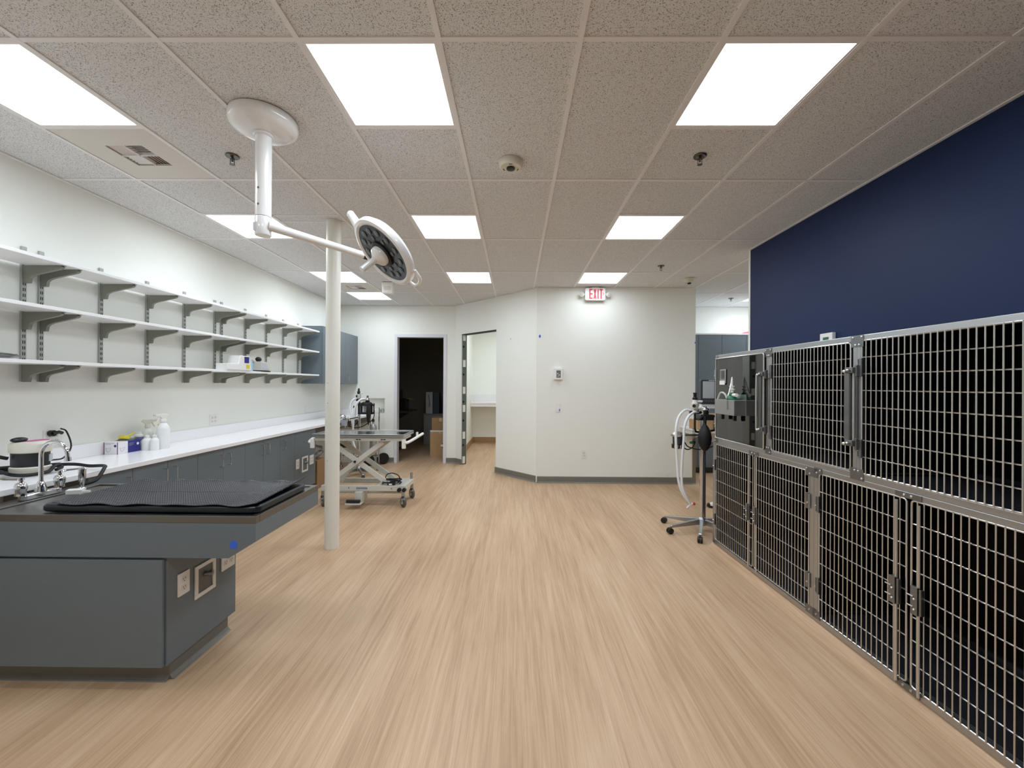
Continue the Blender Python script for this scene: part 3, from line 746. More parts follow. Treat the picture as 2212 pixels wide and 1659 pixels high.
# stainless top with raised rim and shallow basin
mb = MB()
for a in ((TX0, TY0, TX1, TY0+.030), (TX0, TY1-.030, TX1, TY1), (TX1-.03, TY0+.03, TX1, TY1-.03), (TX0, TY0+.03, TX0+.12, TY1-.03)):
    mb.box(a[0], a[1], .815, a[2], a[3], TZ)
mb.build('steel_rim', STEELTOP, t, bevel=.002)
box('basin', STEELTOP, (TX0+.12, TY0+.03, .817), (TX1-.03, TY1-.03, .832), t)
box('drain_grate', STEELTOP, (TX0+.125, TY0+.035, .832), (TX1-.035, TY1-.035, .843), t, bevel=.002)
box('drain_slot', SLOT, (-2.52, TY1-.075, .8431), (-2.30, TY1-.04, .8436), t)
outlet('white outlet plate on the end of the slate wet-table cabinet', (-1.702, 2.101, .468), (0, 1, 0), (1, 0, 0), .074, .116)
outlet('white framed recessed box on the end of the slate wet-table cabinet', (-1.702, 2.249, .428), (0, 1, 0), (1, 0, 0), .150, .175, 'box')
outlet('white single-socket plate on the wet-table cabinet under the steel overhang', (-1.702, 2.428, .462), (0, 1, 0), (1, 0, 0), .112, .125)
# blue tape
def tape(lab, P, ux, nrm, w, h, seed=1):
    random.seed(seed); ux, nrm = Vector(ux), Vector(nrm)
    pts = [(w*.5*math.cos(a)*(.85+.3*random.random()), h*.5*math.sin(a)*(.85+.3*random.random())) for a in [2*PI*i/9 for i in range(9)]]
    o = MB().prism(pts, Vector(P), ux, Vector((0, 0, 1)), nrm, .0012).build('tape_scrap', TAPEBLUE)
    return tag(o, lab, 'tape', 'scraps of blue painter tape')
p = atY(505, 1177, TY0); tape('scrap of bright blue tape on the wet-table apron near its corner', (p.x, TY0, p.z), (1, 0, 0), (0, -1, 0), .040, .044, 3)
tape('scrap of blue tape on the partition wall just right of its corner', (.366, YM, 2.236), (1, 0, 0), (0, -1, 0), .03, .05, 5)
q = AA + adir*1.50; tape('tiny dark scrap of blue tape on the angled wall', (q.x, q.y, 2.243), tuple(adir), tuple(-an), .012, .03, 6)
tape('tiny blue tape scrap at the right end of the partition wall', (2.728, YM, 2.150), (1, 0, 0), (0, -1, 0), .018, .026, 8)
o = tape('dark blue tape scrap stuck on the partition wall switch', (.672, YM-.0085, 1.112), (1, 0, 0), (0, -1, 0), .018, .038, 9)

# ------------------------------------------------------------------ pad and ribbed mat on the wet table
PX0, PX1, PY0, PY1 = -2.36, -1.268, 2.018, 2.505
pts = rrect(PX1-PX0, PY1-PY0, .04, 5, (PX0+PX1)/2, (PY0+PY1)/2)
o = MB().prism(pts, (0, 0, TZ+.0005), (1, 0, 0), (0, 1, 0), (0, 0, 1), .038).build('pad', TEAL, None, smooth=False, bevel=.014, seg=4)
tag(o, 'dark teal vinyl pad lying on the steel wet table under the ribbed mat', 'pad')
def mat_z(u, v):
    z = TZ + .043
    z += .004*math.sin(u*19*1.7+.6)*(.8 if v < .06 or v > .94 else .35)
    if v > .9: z += .010*((v-.9)/.1)**2*(.5+.5*math.sin(u*31))
    if u > .90: z += .030*((u-.90)/.10)**1.6*(.25+.75*v)
    if u < .06: z += .004*(1-u/.06)
    return z
NU, NV = 330, 132
mx0, mx1, my0, my1 = -2.285, -1.272, 2.012, 2.50
vs = []; fs = []
for j in range(NV+1):
    for i in range(NU+1):
        u, v = i/NU, j/NV
        # slightly skewed left edge
        x0 = mx0 + .0*v; x = x0 + (mx1-x0)*u; y = my0 + (my1-my0)*v - .006*math.sin(u*23)*(1-v)**6
        b = .0038*(1 if (i % 4 in (1, 2)) and (j % 4 in (1, 2)) else 0)
        if abs(v-.47) < .006: b = -.003
        vs.append((x, y, mat_z(u, v)+b))
n1 = (NU+1)*(NV+1)
for j in range(NV):
    for i in range(NU):
        a = j*(NU+1)+i; fs.append((a, a+1, a+NU+2, a+NU+1))
mb = MB(); mb.v = [Vector(v) for v in vs]; mb.f = fs
o = mb.build('ribbed_mat', MATBLK, None); o.modifiers.new('thickness', 'SOLIDIFY').thickness = -.003
tag(o, 'black studded rubber mat with curling edges on top of the teal pad', 'mat')

# ------------------------------------------------------------------ faucet and sprayer on the wet table
t = thing('faucet', 'chrome two-handle gooseneck faucet on the wet table by the counter edge', 'faucet', (-2.675, 2.30, TZ))
def fb(): return MB()
fb().prism(rrect(.20, .045, .02, 5), (-2.675, 2.30, TZ), (0, 1, 0), (1, 0, 0), (0, 0, 1), .030).build('deck_plate', CHROME, t, smooth=True, bevel=.006)
for y in (2.205, 2.395):
    h = MB().lathe([(.024, 0), (.022, .02), (.026, .035), (.027, .05), (.020, .066), (.010, .072), (.010, .082), (.015, .085), (.013, .095)], (-2.675, y, TZ+.03), (0, 0, 1), 18).build('handle_base', CHROME, t, smooth=True)
    s = -1 if y < 2.3 else 1
    MB().tube(spline([(-2.675, y, TZ+.118), (-2.675-.03*(1 if s < 0 else -.6), y+s*.03, TZ+.124), (-2.675-.08*(1 if s < 0 else -1.0), y+s*.055, TZ+.130)], 4), .008, 8, taper=.6).build('lever', CHROME, h, smooth=True)
MB().lathe([(.026, 0), (.024, .02), (.017, .045), (.013, .055)], (-2.675, 2.30, TZ+.03), (0, 0, 1), 18).build('spout_base', CHROME, t, smooth=True)
arc = [(-2.675, 2.30, TZ+.05), (-2.675, 2.30, TZ+.22)]
cx, r = -2.675+.075, .075
for k in range(0, 11):
    a = PI - k*(PI*.93)/10; arc.append((cx+r*math.cos(a), 2.30, TZ+.235+r*math.sin(a)))
arc.append((arc[-1][0]+.003, 2.30, arc[-1][2]-.03))
MB().tube(arc, .0105, 12).build('spout', CHROME, t, smooth=True)
MB().frustum(arc[-1], (arc[-1][0]+.003, 2.30, arc[-1][2]-.022), .0145, n=14).build('aerator', CHROME, t, smooth=True)
t = thing('side_sprayer', 'chrome side sprayer with black hose standing beside the gooseneck faucet', 'sprayer', (-2.60, 2.45, TZ))
MB().lathe([(.022, 0), (.020, .01), (.012, .02), (.012, .04), (.016, .05), (.018, .11), (.019, .125), (.012, .135)], (-2.60, 2.45, TZ), (.0, .0, 1), 16).build('spray_head', CHROME, t, smooth=True)
# roll of plastic packet on the table edge
p = atZ(163, 1066, TZ)
o = MB().cbox((p.x, p.y, TZ+.013), (.075, .030, .022), Matrix.Rotation(.3, 3, 'Z') @ Matrix.Rotation(.15, 3, 'X')).cbox((p.x+.03, p.y+.01, TZ+.010), (.08, .012, .010), Matrix.Rotation(.1, 3, 'Z')).build('plastic_packet', mat('packet_white', 'dfe0de', .3, vary=.05), smooth=True)
tag(o, 'crumpled white plastic packet at the left edge of the ribbed mat', 'packet')

# ------------------------------------------------------------------ round appliance on the counter
c = atZ(66, 1024, CT); c.z = CT; AS = .80
t = thing('warming_pump', 'white oval appliance with black label band, pink top and black hose on the counter', 'appliance', c)
def lz(prof, m, name, sm=True, par=None): return MB().lathe([(r*AS, z*.88) for r, z in prof], c, (0, 0, 1), 32, .8).build(name, m, par or t, smooth=sm)
lz([(.122, .004), (.128, .012), (.128, .055), (.118, .062)], OFFW, 'base_ring')
lz([(.118, .060), (.118, .160)], mat('label_band', '1b1b1d', .45, vary=.25, vscale=160), 'label_band')
lz([(.118, .158), (.130, .165), (.132, .220), (.118, .236), (.02, .240)], OFFW, 'top_cap')
MB().prism(rrect(.12, .07, .034, 5), c+Vector((.016, .02, .2085)), (0, 1, 0), (1, 0, 0), (0, 0, 1), .004).build('pink_label', PINK, t)
MB().ellipsoid(c+Vector((-.02, -.045, .222)), .030, .042, .016, 16, 8).build('lid_knob', BLACKP, t, smooth=True)
MB().cbox(c+Vector((.0785, .044, .100)), (.006, .05, .042), Matrix.Rotation(.62, 3, 'Z')).build('rating_plate', SCREEN, t)
MB().cbox(c+Vector((.087, .040, .030)), (.008, .028, .024), Matrix.Rotation(.55, 3, 'Z')).build('rocker_switch', BLACKP, t)
hz = CT+.022
pts = []
for k in range(0, 30):
    a = .3 + k*.33; rr = .128+.010*math.sin(k*.9); pts.append((c.x+rr*math.cos(a)*1.02, c.y+rr*math.sin(a)*.92, hz+.016*(k//19)+.008*math.sin(k*.7)))
pts += [(c.x+.07, c.y+.15, hz+.012), (-2.86, 2.74, CT+.02), (-2.72, 2.70, CT+.03), (-2.62, 2.60, CT+.03), (-2.585, 2.52, CT-.02), (-2.60, 2.465, TZ+.03), (-2.606, 2.452, TZ+.02)]
MB().tube(spline(pts, 5), .0105, 8).build('hose', RUBBER, t, smooth=True)
pts = [(c.x-.06, c.y-.07, CT+.11), (c.x-.08, c.y-.13, CT+.13), (c.x-.08, c.y-.19, CT+.09), (c.x-.03, c.y-.19, CT+.05), (c.x+.02, c.y-.13, CT+.035)]
MB().tube(spline(pts, 6), .0105, 8).build('hose_loop', RUBBER, t, smooth=True)
pts = [(c.x+.02, c.y+.10, CT+.07), (c.x, c.y+.19, CT+.07), (c.x-.08, c.y+.31, CT+.13), (XL+.06, 2.985, CT+.22), (XL+.05, 2.955, CT+.245)]
MB().tube(spline(pts, 6), .005, 8).build('power_cord', RUBBER, t, smooth=True)
MB().frustum((XL+.009, 2.925, 1.128), (XL+.035, 2.925, 1.128), .022, n=14).tube([(XL+.035, 2.92, 1.128), (XL+.05, 2.945, 1.135), (XL+.05, 2.965, 1.125)], .012, 8).build('plug', BLACKP, t, smooth=True)

# ------------------------------------------------------------------ boxes and bottles on the counter
def mask_box(lab, x0, x1, y0, y1, h, main, side):
    t = thing('mask_box', lab, 'box', ((x0+x1)/2, (y0+y1)/2, CT), 0, 'mask cartons on the counter')
    box('carton', main, (x0, y0, CT), (x1, y1, CT+h), t, bevel=.0015)
    return t
RED = mat('maroon_print', '6d2b3a', .5, vary=.05); GREYL = mat('grey_print', '9a98a0', .5, vary=.05); WCARD = mat('white_card', 'ebe9ec', .45, vary=.02)
def strip(t, name, m, a, b): return box(name, m, a, b, t)
# first carton: white end towards the camera
x0, x1, y0, y1, h = XL+.028, -3.202, 3.29, 3.375, .098
t = mask_box('small white mask carton with maroon edges, left one on the counter', x0, x1, y0, y1, h, WCARD, None)
for xx in (x0, x1-.006): strip(t, 'edge_print', RED, (xx, y0-.0006, CT), (xx+.006, y0, CT+h))
MB().frustum((x1-.022, y0-.0008, CT+.068), (x1-.022, y0, CT+.068), .010, n=16).build('round_logo', BLUEP, t)
for k, w in ((0, .075), (1, .045)): strip(t, 'print_line', GREYL, (x0+.012, y0-.0007, CT+.088-.008*k), (x0+.012+w, y0, CT+.091-.008*k))
MB().tube(spline([(x0+.016, y0-.001, CT+.052), (x0+.035, y0-.001, CT+.046), (x0+.056, y0-.001, CT+.054), (x0+.05, y0-.001, CT+.03), (x0+.038, y0-.001, CT+.018), (x0+.025, y0-.001, CT+.026), (x0+.016, y0-.001, CT+.052)], 4), .0008, 4).build('mask_drawing', GREYL, t)
strip(t, 'side_print', WCARD, (x1, y0+.002, CT+.004), (x1+.0006, y1, CT+h-.004))
MB().tube(spline([(x1+.001, y0+.016, CT+.050), (x1+.001, y0+.034, CT+.044), (x1+.001, y0+.056, CT+.054), (x1+.001, y0+.05, CT+.03), (x1+.001, y0+.038, CT+.018), (x1+.001, y0+.025, CT+.026), (x1+.001, y0+.016, CT+.050)], 4), .0008, 4).build('mask_drawing', GREYL, t)
x0b, x1b, y0b, y1b = XL+.03, -3.205, 3.378, 3.49
t = mask_box('mask carton with deep blue side, right one on the counter', x0b, x1b, y0b, y1b, .097, BLUEP, None)
strip(t, 'white_end', WCARD, (x0b, y0b-.0006, CT), (x1b, y0b, CT+.097))
strip(t, 'blue_top', mat('pale_blue_print', '7ea4d4', .5, vary=.04), (x0b+.02, y0b+.01, CT+.097), (x1b-.02, y1b-.03, CT+.0976))
MB().frustum((x1b, y1b-.022, CT+.066), (x1b+.0008, y1b-.022, CT+.066), .011, n=16).build('round_logo', WCARD, t)
for k, w in ((0, .05), (1, .04), (2, .045), (3, .03)): strip(t, 'print_line', GREYL, (x1b, y0b+.01, CT+.078-.007*k), (x1b+.0006, y0b+.01+w, CT+.080-.007*k))
def bottle(lab, x, y, r, h, m, cap=WHITEP, neck=.4, caph=.02, kind='plain'):
    t = thing('spray_bottle' if kind == 'spray' else 'squeeze_bottle', lab, 'bottle', (x, y, CT), 0, 'plastic bottles on the counter')
    MB().lathe([(r*.92, 0), (r, .006), (r, h*.72), (r*.92, h*.80), (r*neck*1.25, h*.95), (r*neck, h*.96), (r*neck, h)], (0, 0, 0), (0, 0, 1), 20).build('body', m, t, smooth=True, local=True)
    if kind == 'spray':
        MB().lathe([(r*neck*1.25, 0), (r*neck*1.25, .02), (r*neck*.9, .03)], (0, 0, h), (0, 0, 1), 16).build('collar', cap, t, smooth=True, local=True)
        d = Vector((-.35, -.94, 0)) if 'tall' in lab else Vector((.5, .86, 0))
        s = Vector((d.y, -d.x, 0))
        poly = [(-.045, .055), (-.03, .070), (.02, .072), (.060, .068), (.062, .056), (.03, .048), (.012, .030), (-.014, .028), (-.03, .045)]
        MB().prism(poly, Vector((0, 0, h))-s*.011, d, (0, 0, 1), s, .022).build('trigger_head', cap, t, local=True, bevel=.003)
        MB().tube([Vector((0, 0, h+.05))+d*.03, Vector((0, 0, h+.03))+d*.035, Vector((0, 0, h+.005))+d*.05], .005, 6).build('trigger', cap, t, local=True, smooth=True)
        MB().frustum(Vector((0, 0, h+.062))+d*.058, Vector((0, 0, h+.062))+d*.072, .009, n=10).build('nozzle', OFFW, t, local=True, smooth=True)
    else:
        MB().lathe([(r*neck*1.2, 0), (r*neck*1.2, caph), (r*neck*.5, caph*1.2)], (0, 0, h*.97), (0, 0, 1), 14).build('cap', cap, t, smooth=True, local=True)
    return t
bottle('tall white spray bottle at the right end of the counter items', -3.115, 3.615, .047, .235, FROST, kind='spray', neck=.42)
bottle('pale spray bottle with off-white trigger behind the squeeze bottles', -3.24, 3.60, .040, .185, HAZY, OFFW, .42, kind='spray')
bottle('white squeeze bottle next to the blue mask carton', -3.185, 3.535, .040, .108, FROST)
bottle('white squeeze bottle between its twin and the tall spray bottle', -3.112, 3.526, .032, .112, FROST)
bottle('hazy squeeze bottle behind the other squeeze bottles', -3.175, 3.63, .034, .115, HAZY)
t = bottle('hazy bottle with yellow cap hidden behind the tall spray bottle', -3.215, 3.70, .032, .17, HAZY, YELLOWP, .5, .04)
p = Vector((-3.265, 3.42, CT+.0985))
t = thing('cleaning_brush', 'yellow-ended clear packet lying on top of the blue mask carton', 'packet', p)
MB().cbox((0, -.01, .0225), (.055, .05, .028), Matrix.Rotation(-.35, 3, 'X')).build('yellow_end', YELLOWP, t, local=True, bevel=.004)
MB().tube([(0, .005, .026), (0, .085, .052)], .006, 6).build('stem', YELLOWP, t, local=True)
MB().box(-.03, -.035, .0005, .03, .075, .012).build('clear_wrap', BAGPL, t, local=True)
t = thing('label_jar', 'small white jar with blue print behind the squeeze bottles', 'jar', (-3.265, 3.585-.04, CT), 0)
MB().lathe([(.028, 0), (.03, .004), (.03, .125), (.02, .135), (.02, .15)], (0, 0, 0), (0, 0, 1), 18).build('body', WHITEP, t, local=True, smooth=True)
MB().lathe([(.0305, .075), (.0305, .112)], (0, 0, 0), (0, 0, 1), 18).build('print_band', mat('blue_grey_print', '6d6fa6', .5, vary=.2, vscale=90), t, local=True, smooth=True)

# ------------------------------------------------------------------ things on the lowest shelf
SZ = 1.635
t = thing('label_printer', 'white wedge-shaped device with blue and yellow stickers on the lowest shelf', 'device', (-3.10, 4.55, SZ))
MB().prism([(-.26, .0), (.13, 0), (.135, .02), (.10, .165), (-.06, .165), (-.085, .075), (-.26, .07)], (-.05, 0, 0), (0, 1, 0), (0, 0, 1), (1, 0, 0), .13).build('housing', WHITEG, t, local=True, bevel=.008)
for (a, b, m, nm) in ((.085, .155, BLUEP, 'blue_sticker'), (.025, .07, YELLOWP, 'yellow_sticker')):
    MB().box(.0805, .005 if nm[0] == 'b' else .035, a, .0815, .085 if nm[0] == 'b' else .095, b).build(nm, m, t, local=True)
t = thing('water_bottle', 'pale blue plastic bottle lying between the white devices on the shelf', 'bottle', (-3.08, 4.745, SZ))
MB().lathe([(.028, 0), (.03, .01), (.03, .085), (.018, .11), (.012, .12), (.012, .135)], (0, 0, 0), (0, 0, 1), 16).build('body', LIGHTBLUE, t, local=True, smooth=True)
t = thing('monitor_unit', 'small grey monitor with slanted white screen face on the lowest shelf', 'device', (-3.10, 4.93, SZ))
MB().prism([(-.04, .012), (.115, .012), (.125, .03), (.075, .115), (-.04, .12)], (-.055, 0, 0), (0, 1, 0), (0, 0, 1), (1, 0, 0), .12).build('housing', PALEMET, t, local=True, bevel=.006)
MB().box(-.06, -.045, .0005, .072, .13, .012).build('base', BLACKP, t, local=True)
MB().prism([(-.03, .03), (.08, .03), (.05, .10), (-.03, .105)], (.0655, 0, 0), (0, 1, 0), (0, 0, 1), (1, 0, 0), .0015).build('screen', mat('pale_screen', 'c4ccd8', .2, vary=.03), t, local=True)
MB().tube(spline([(-.02, -.03, .115), (-.02, -.10, .14), (-.02, -.16, .12), (-.02, -.165, .02)], 5), .008, 8).build('cable', OFFW, t, local=True, smooth=True)
MB().ellipsoid((-.03, .05, .15), .03, .045, .03, 14, 8).build('black_probe', BLACKP, t, local=True, smooth=True)
o = box('paper_pad', WHITEP, (-3.09, 4.36, SZ), (-3.045, 4.43, SZ+.014)); tag(o, 'thin white paper pad lying near the wedge-shaped device', 'paper pad')
t = thing('instrument_bag', 'clear plastic bag of dark tools on the lowest shelf at the left edge', 'bag', (-3.16, 2.50, SZ))
MB().ellipsoid((0, -.06, .022), .07, .15, .021, 18, 8).build('bag', BAGPL, t, local=True, smooth=True)
for k in range(4): MB().tube([(-.04+.02*k, -.16, .014+.004*k), (-.02+.015*k, .06, .018+.004*k)], .005, 6).build('tool', BLACKP, t, local=True)

# ------------------------------------------------------------------ surgical lamp
L0 = Vector((-1.424, 2.30, HC))
t = thing('surgical_lamp', 'white ceiling-mounted surgical lamp with round tilted head on a swing arm', 'lamp', L0)
MB().lathe([(.172, 0), (.175, -.012), (.173, -.040), (.162, -.058), (.13, -.072), (.065, -.086), (.06, -.086)], L0, (0, 0, 1), 48).build('ceiling_canopy', WHITEG, t, smooth=True)
MB().lathe([(.050, -.082), (.053, -.094), (.046, -.100), (.043, -.100)], L0, (0, 0, 1), 28).build('collar', WHITEG, t, smooth=True)
col = MB().lathe([(.0415, -.09), (.0410, -.548)], L0, (0, 0, 1), 32).build('drop_column', WHITEG, t, smooth=True)
MB().lathe([(.0405, -.551), (.0415, -.553), (.0415, -.648), (.039, -.653), (.001, -.653)], L0, (0, 0, 1), 32).build('swivel_joint', WHITEG, t, smooth=True)
for z in (-.40, -.49):
    MB().frustum(L0+Vector((-.004, -.0408, z)), L0+Vector((-.004, -.0425, z)), .006, n=12).build('screw', GREYP, col)
MB().box(L0.x-.032, L0.y-.0395, L0.z-.635, L0.x-.008, L0.y-.028, L0.z-.59).build('rating_label', mat('label_silver', 'c9cdd3', .4, vary=.1, vscale=200), t)
HCN = atY(826.5, 548.5, 2.36)                 # centre of the lamp face
dv = (HCN-CAM0).normalized()
e0 = (CR*(-.79) - CU*.61); e0 = (e0 - dv*e0.dot(dv)).normalized()
sa = math.radians(64)
nn = (e0*math.sin(sa) - dv*math.cos(sa)).normalized()
mm = (CR*(-.605) + CU*.796); mm = (mm - nn*mm.dot(nn)).normalized(); ss = nn.cross(mm)
RH = .213
def hp(a, b, c): return HCN + mm*a + ss*b + nn*c
head = MB().lathe([(RH*.84, -.008), (RH*.84, .000), (RH*.90, .006), (RH*.98, .002), (RH, -.012), (RH*.995, -.030), (RH*.90, -.052), (RH*.5, -.066), (.02, -.068)], HCN, tuple(nn), 56).build('head_shell', WHITEG, t, smooth=True)
MB().lathe([(RH*.845, -.006), (RH*.845, -.002), (.001, -.0015)], HCN, tuple(nn), 56).build('lens_plate', DARKSCR, head, smooth=True)
for ring, n, rr in ((.140, 13, .020), (.098, 8, .015)):
    for k in range(n):
        a = 2*PI*k/n+ring*9
        MB().lathe([(rr, .0015), (rr*.85, .0035), (rr*.5, .0045), (.001, .005)], hp(ring*math.cos(a), ring*math.sin(a), 0), tuple(nn), 14).build('led_lens', mat('led_glass', '565c60', .12, spec=.6, coat=.2, vary=.05), head, smooth=True)
MB().lathe([(.078, .0), (.078, .010), (.070, .014)], HCN, tuple(nn), 36).build('hub_ring', BLACKP, head, smooth=True)
MB().lathe([(.058, .008), (.058, .030), (.053, .038), (.030, .056), (.022, .064)], HCN, tuple(nn), 36).build('hub', WHITEG, head, smooth=True)
MB().lathe([(.022, .06), (.019, .075), (.0175, .155), (.019, .162), (.011, .166)], HCN, tuple(nn), 20).build('sterile_handle', WHITEG, head, smooth=True)
MB().tube(spline([hp(RH*.90, .02, -.03), hp(RH*1.13, .02, -.045), hp(RH*1.38, .02, -.06)], 6), .030, 14, taper=.72).build('grip', WHITEG, head, smooth=True)
MB().ellipsoid(hp(RH*1.38, .02, -.06), .0225, .0225, .0225, 14, 10).build('grip_end', WHITEG, head, smooth=True)
MB().tube(spline([hp(-RH*.86, .095, -.03), hp(-RH*1.10, .075, -.03), hp(-RH*1.2, .02, -.03), hp(-RH*1.17, -.03, -.03), hp(-RH*.96, -.06, -.03)], 6), .010, 10).build('loop_handle', WHITEG, head, smooth=True)
j0 = L0+Vector((.034, -.006, -.60)); j1 = atY(808, 558, 2.66)
MB().tube([j0, j0.lerp(j1, .5), j1], .026, 18, taper=.78).build('swing_arm', WHITEG, t, smooth=True)
MB().tube([j0.lerp(j1, .89), j0.lerp(j1, .93)], .0235, 18).build('arm_joint', BLACKP, t, smooth=True)
MB().tube([j1, j1.lerp(hp(0, 0, -.05), .5), hp(0, 0, -.05)], .030, 14).build('yoke', WHITEG, t, smooth=True)

# ------------------------------------------------------------------ ceiling devices
SPRK = mat('aged_chrome', '6a6763', .25, .95, vary=.1)
def sprinkler(lab, x, y):
    t = thing('sprinkler', lab, 'sprinkler', (x, y, HC), 0, 'chrome ceiling sprinklers')
    MB().lathe([(.040, .005), (.041, -.001), (.036, -.006), (.022, -.004), (.012, -.006)], (0, 0, 0), (0, 0, 1), 20).build('escutcheon', SPRK, t, local=True, smooth=True)
    MB().frustum((0, 0, 0), (0, 0, -.035), .008, .006, 10).build('stem', SPRK, t, local=True, smooth=True)
    MB().box(-.014, -.002, -.05, -.011, .002, -.012).box(.011, -.002, -.05, .014, .002, -.012).box(-.014, -.002, -.052, .014, .002, -.048).build('yoke_arms', SPRK, t, local=True)
    MB().frustum((0, 0, -.052), (0, 0, -.054), .016, n=12).build('deflector', SPRK, t, local=True)
sprinkler('chrome ceiling sprinkler to the left of the surgical lamp column', -1.861, 2.674)
sprinkler('chrome ceiling sprinkler between the nearest right light and the navy wall', 1.182, 2.668)
sprinkler('small chrome sprinkler on the far ceiling above the exit sign wall', 1.797, 5.124)
sprinkler('distant sprinkler over the cabinets behind the navy wall', 3.645, 7.012)
def smoke(lab, x, y, r=.082, h=.05):
    t = thing('smoke_detector', lab, 'smoke detector', (x, y, HC), 0, 'round ceiling detectors')
    MB().lathe([(r, .004), (r, -.006), (r*.95, -h*.55), (r*.82, -h*.75), (.001, -h*.78)], (0, 0, 0), (0, 0, 1), 36).build('housing', mat('detector_cream', 'd9d6c8', .45, vary=.02), t, local=True, smooth=True)
    MB().lathe([(r*.34, -h*.7), (r*.34, -h*.95), (r*.22, -h*1.02), (.001, -h*1.03)], (0, 0, 0), (0, 0, 1), 20).build('sensor_window', BLACKP, t, local=True, smooth=True)
    for k in range(3):
        a = -PI/2+(k-1)*2.0
        MB().cbox((r*.62*math.cos(a), r*.62*math.sin(a), -h*.785), (.022, .005, .001), Matrix.Rotation(a+PI/2, 3, 'Z')).build('vent_slit', SLOT, t, local=True)
smoke('round cream smoke detector in the middle of the near ceiling', -.041, 2.74)
smoke('small conical detector on the far ceiling right of the exit sign', 2.396, 5.72, .07, .075)
t = thing('occupancy_sensor', 'small white boxy sensor on the ceiling below the lamp head', 'sensor', (-1.872, 6.0, HC))
MB().prism([(-.085, 0), (-.075, -.16), (.075, -.165), (.085, 0)], (0, -.04, 0), (1, 0, 0), (0, 0, 1), (0, 1, 0), .08).build('housing', WHITEP, t, local=True, bevel=.006)
MB().box(-.05, -.041, -.12, .05, -.040, -.06).build('lens', OFFW, t, local=True)

# ------------------------------------------------------------------ exit sign, thermostat
t = thing('exit_sign', 'white exit sign with red letters and two emergency lamps on the partition wall', 'exit sign', (1.2, YM, 2.86))
a, b = atY(1264, 622, 6.225), atY(1307.5, 649, 6.225)
cx, cz, w, h = (a.x+b.x)/2, (a.z+b.z)/2, b.x-a.x, a.z-b.z
sg = MB().prism(rrect(w, h, .028, 5), (cx, 6.215, cz), (1, 0, 0), (0, 0, 1), (0, 1, 0), .045).build('sign_body', WHITEP, t, bevel=.004)
box('back_box', GREYP, (cx-.11, 6.26, cz-.085), (cx+.11, YM, cz+.085), t)
box('ceiling_canopy', PALEMET, (cx-.055, 6.215, cz+h/2-.004), (cx+.055, 6.27, HC), t)
NST = [0]
def stroke(poly):
    NST[0] += 1
    return MB().prism(poly, (cx, 6.2155, cz), (1, 0, 0), (0, 0, 1), (0, -1, 0), .0015+.0004*(NST[0] % 5))
lh, th = .148, .020; zt, zb = lh/2+.002, -lh/2+.002
def rect(x0, z0, x1, z1): return [(x0, z0), (x1, z0), (x1, z1), (x0, z1)]
xe = -.092
for pl in (rect(xe, zb, xe+th, zt), rect(xe, zt-th, xe+.050, zt), rect(xe, -th/2+.002, xe+.050, th/2+.002), rect(xe, zb, xe+.050, zb+th)): stroke(pl).build('letter_stroke', REDL, sg)
xx = -.028
for pl in ([(xx, zt), (xx+.018, zt), (xx+.046, zb), (xx+.028, zb)], [(xx, zb), (xx+.018, zb), (xx+.046, zt), (xx+.028, zt)]): stroke(pl).build('letter_stroke', REDL, sg)
stroke(rect(.032, zb, .032+th*.9, zt)).build('letter_stroke', REDL, sg)
for pl in (rect(.062, zt-th, .112, zt), rect(.078, zb, .078+th*.9, zt)): stroke(pl).build('letter_stroke', REDL, sg)
for pl in ([(.106, .024), (.112, .028), (.134, .004), (.126, .004)], [(.106, -.016), (.112, -.020), (.134, .004), (.126, .004)]): stroke(pl).build('arrow_stroke', REDL, sg)
for s in (-1, 1):
    l = MB().lathe([(.016, 0), (.034, .012), (.037, .035), (.036, .05)], (cx+s*(w/2+.034), 6.25, cz-.004), (s*.45, -.88, -.15), 22).build('emergency_lamp', WHITEP, t, smooth=True)
    c0 = Vector((cx+s*(w/2+.034), 6.25, cz-.004)); ax = Vector((s*.45, -.88, -.15)).normalized()
    MB().lathe([(.032, .0505), (.02, .053), (.001, .054)], c0, tuple(ax), 20)  .build('lamp_lens', PALEMET, l, smooth=True)
    MB().tube([(cx+s*(w/2-.01), 6.245, cz+.004), tuple(c0+ax*.015)], .012, 8).build('lamp_arm', WHITEP, t, smooth=True)
t = thing('thermostat', 'white thermostat box with grey screen on the partition wall', 'thermostat', (.65, YM, 1.66))
box('cover', WHITEP, (.583, YM-.055, 1.577), (.712, YM, 1.745), t, bevel=.005)
sc = box('screen', GREYP, (.617, YM-.0565, 1.605), (.682, YM-.055, 1.715), t)
for (x0, z0, x1, z1) in ((.626, 1.66, .645, 1.675), (.65, 1.64, .67, 1.655), (.63, 1.625, .66, 1.632)):
    box('screen_mark', OFFW, (x0, YM-.0572, z0), (x1, YM-.0565, z1), sc)

# ------------------------------------------------------------------ scissor lift exam table
t = thing('lift_table', 'scissor lift exam table with steel top and white frame on casters behind the column', 'exam table', (-1.88, 5.2, 0))
XA, XB, Y0, Y1, ZT_ = -2.46, -1.345, 4.95, 5.44, .885
mb = MB().box(XA, Y0, ZT_-.012, XB, Y1, ZT_-.008)
mb.build('top_sheet', mat_brushed('mirror_steel', 'aaa79f', .14, 30, 3, 3, .06), t)
mb = MB(); r = .014
for a in ((XA, Y0, XB, Y0+r), (XA, Y1-r, XB, Y1), (XA, Y0+r, XA+r, Y1-r), (XB-r, Y0+r, XB, Y1-r)): mb.box(a[0], a[1], ZT_-.04, a[2], a[3], ZT_)
mb.build('top_rim', STEEL, t, bevel=.003)
box('top_frame', PALEMET, (XA+.03, Y0+.02, ZT_-.082), (XB-.03, Y1-.02, ZT_-.0405), t, bevel=.003)
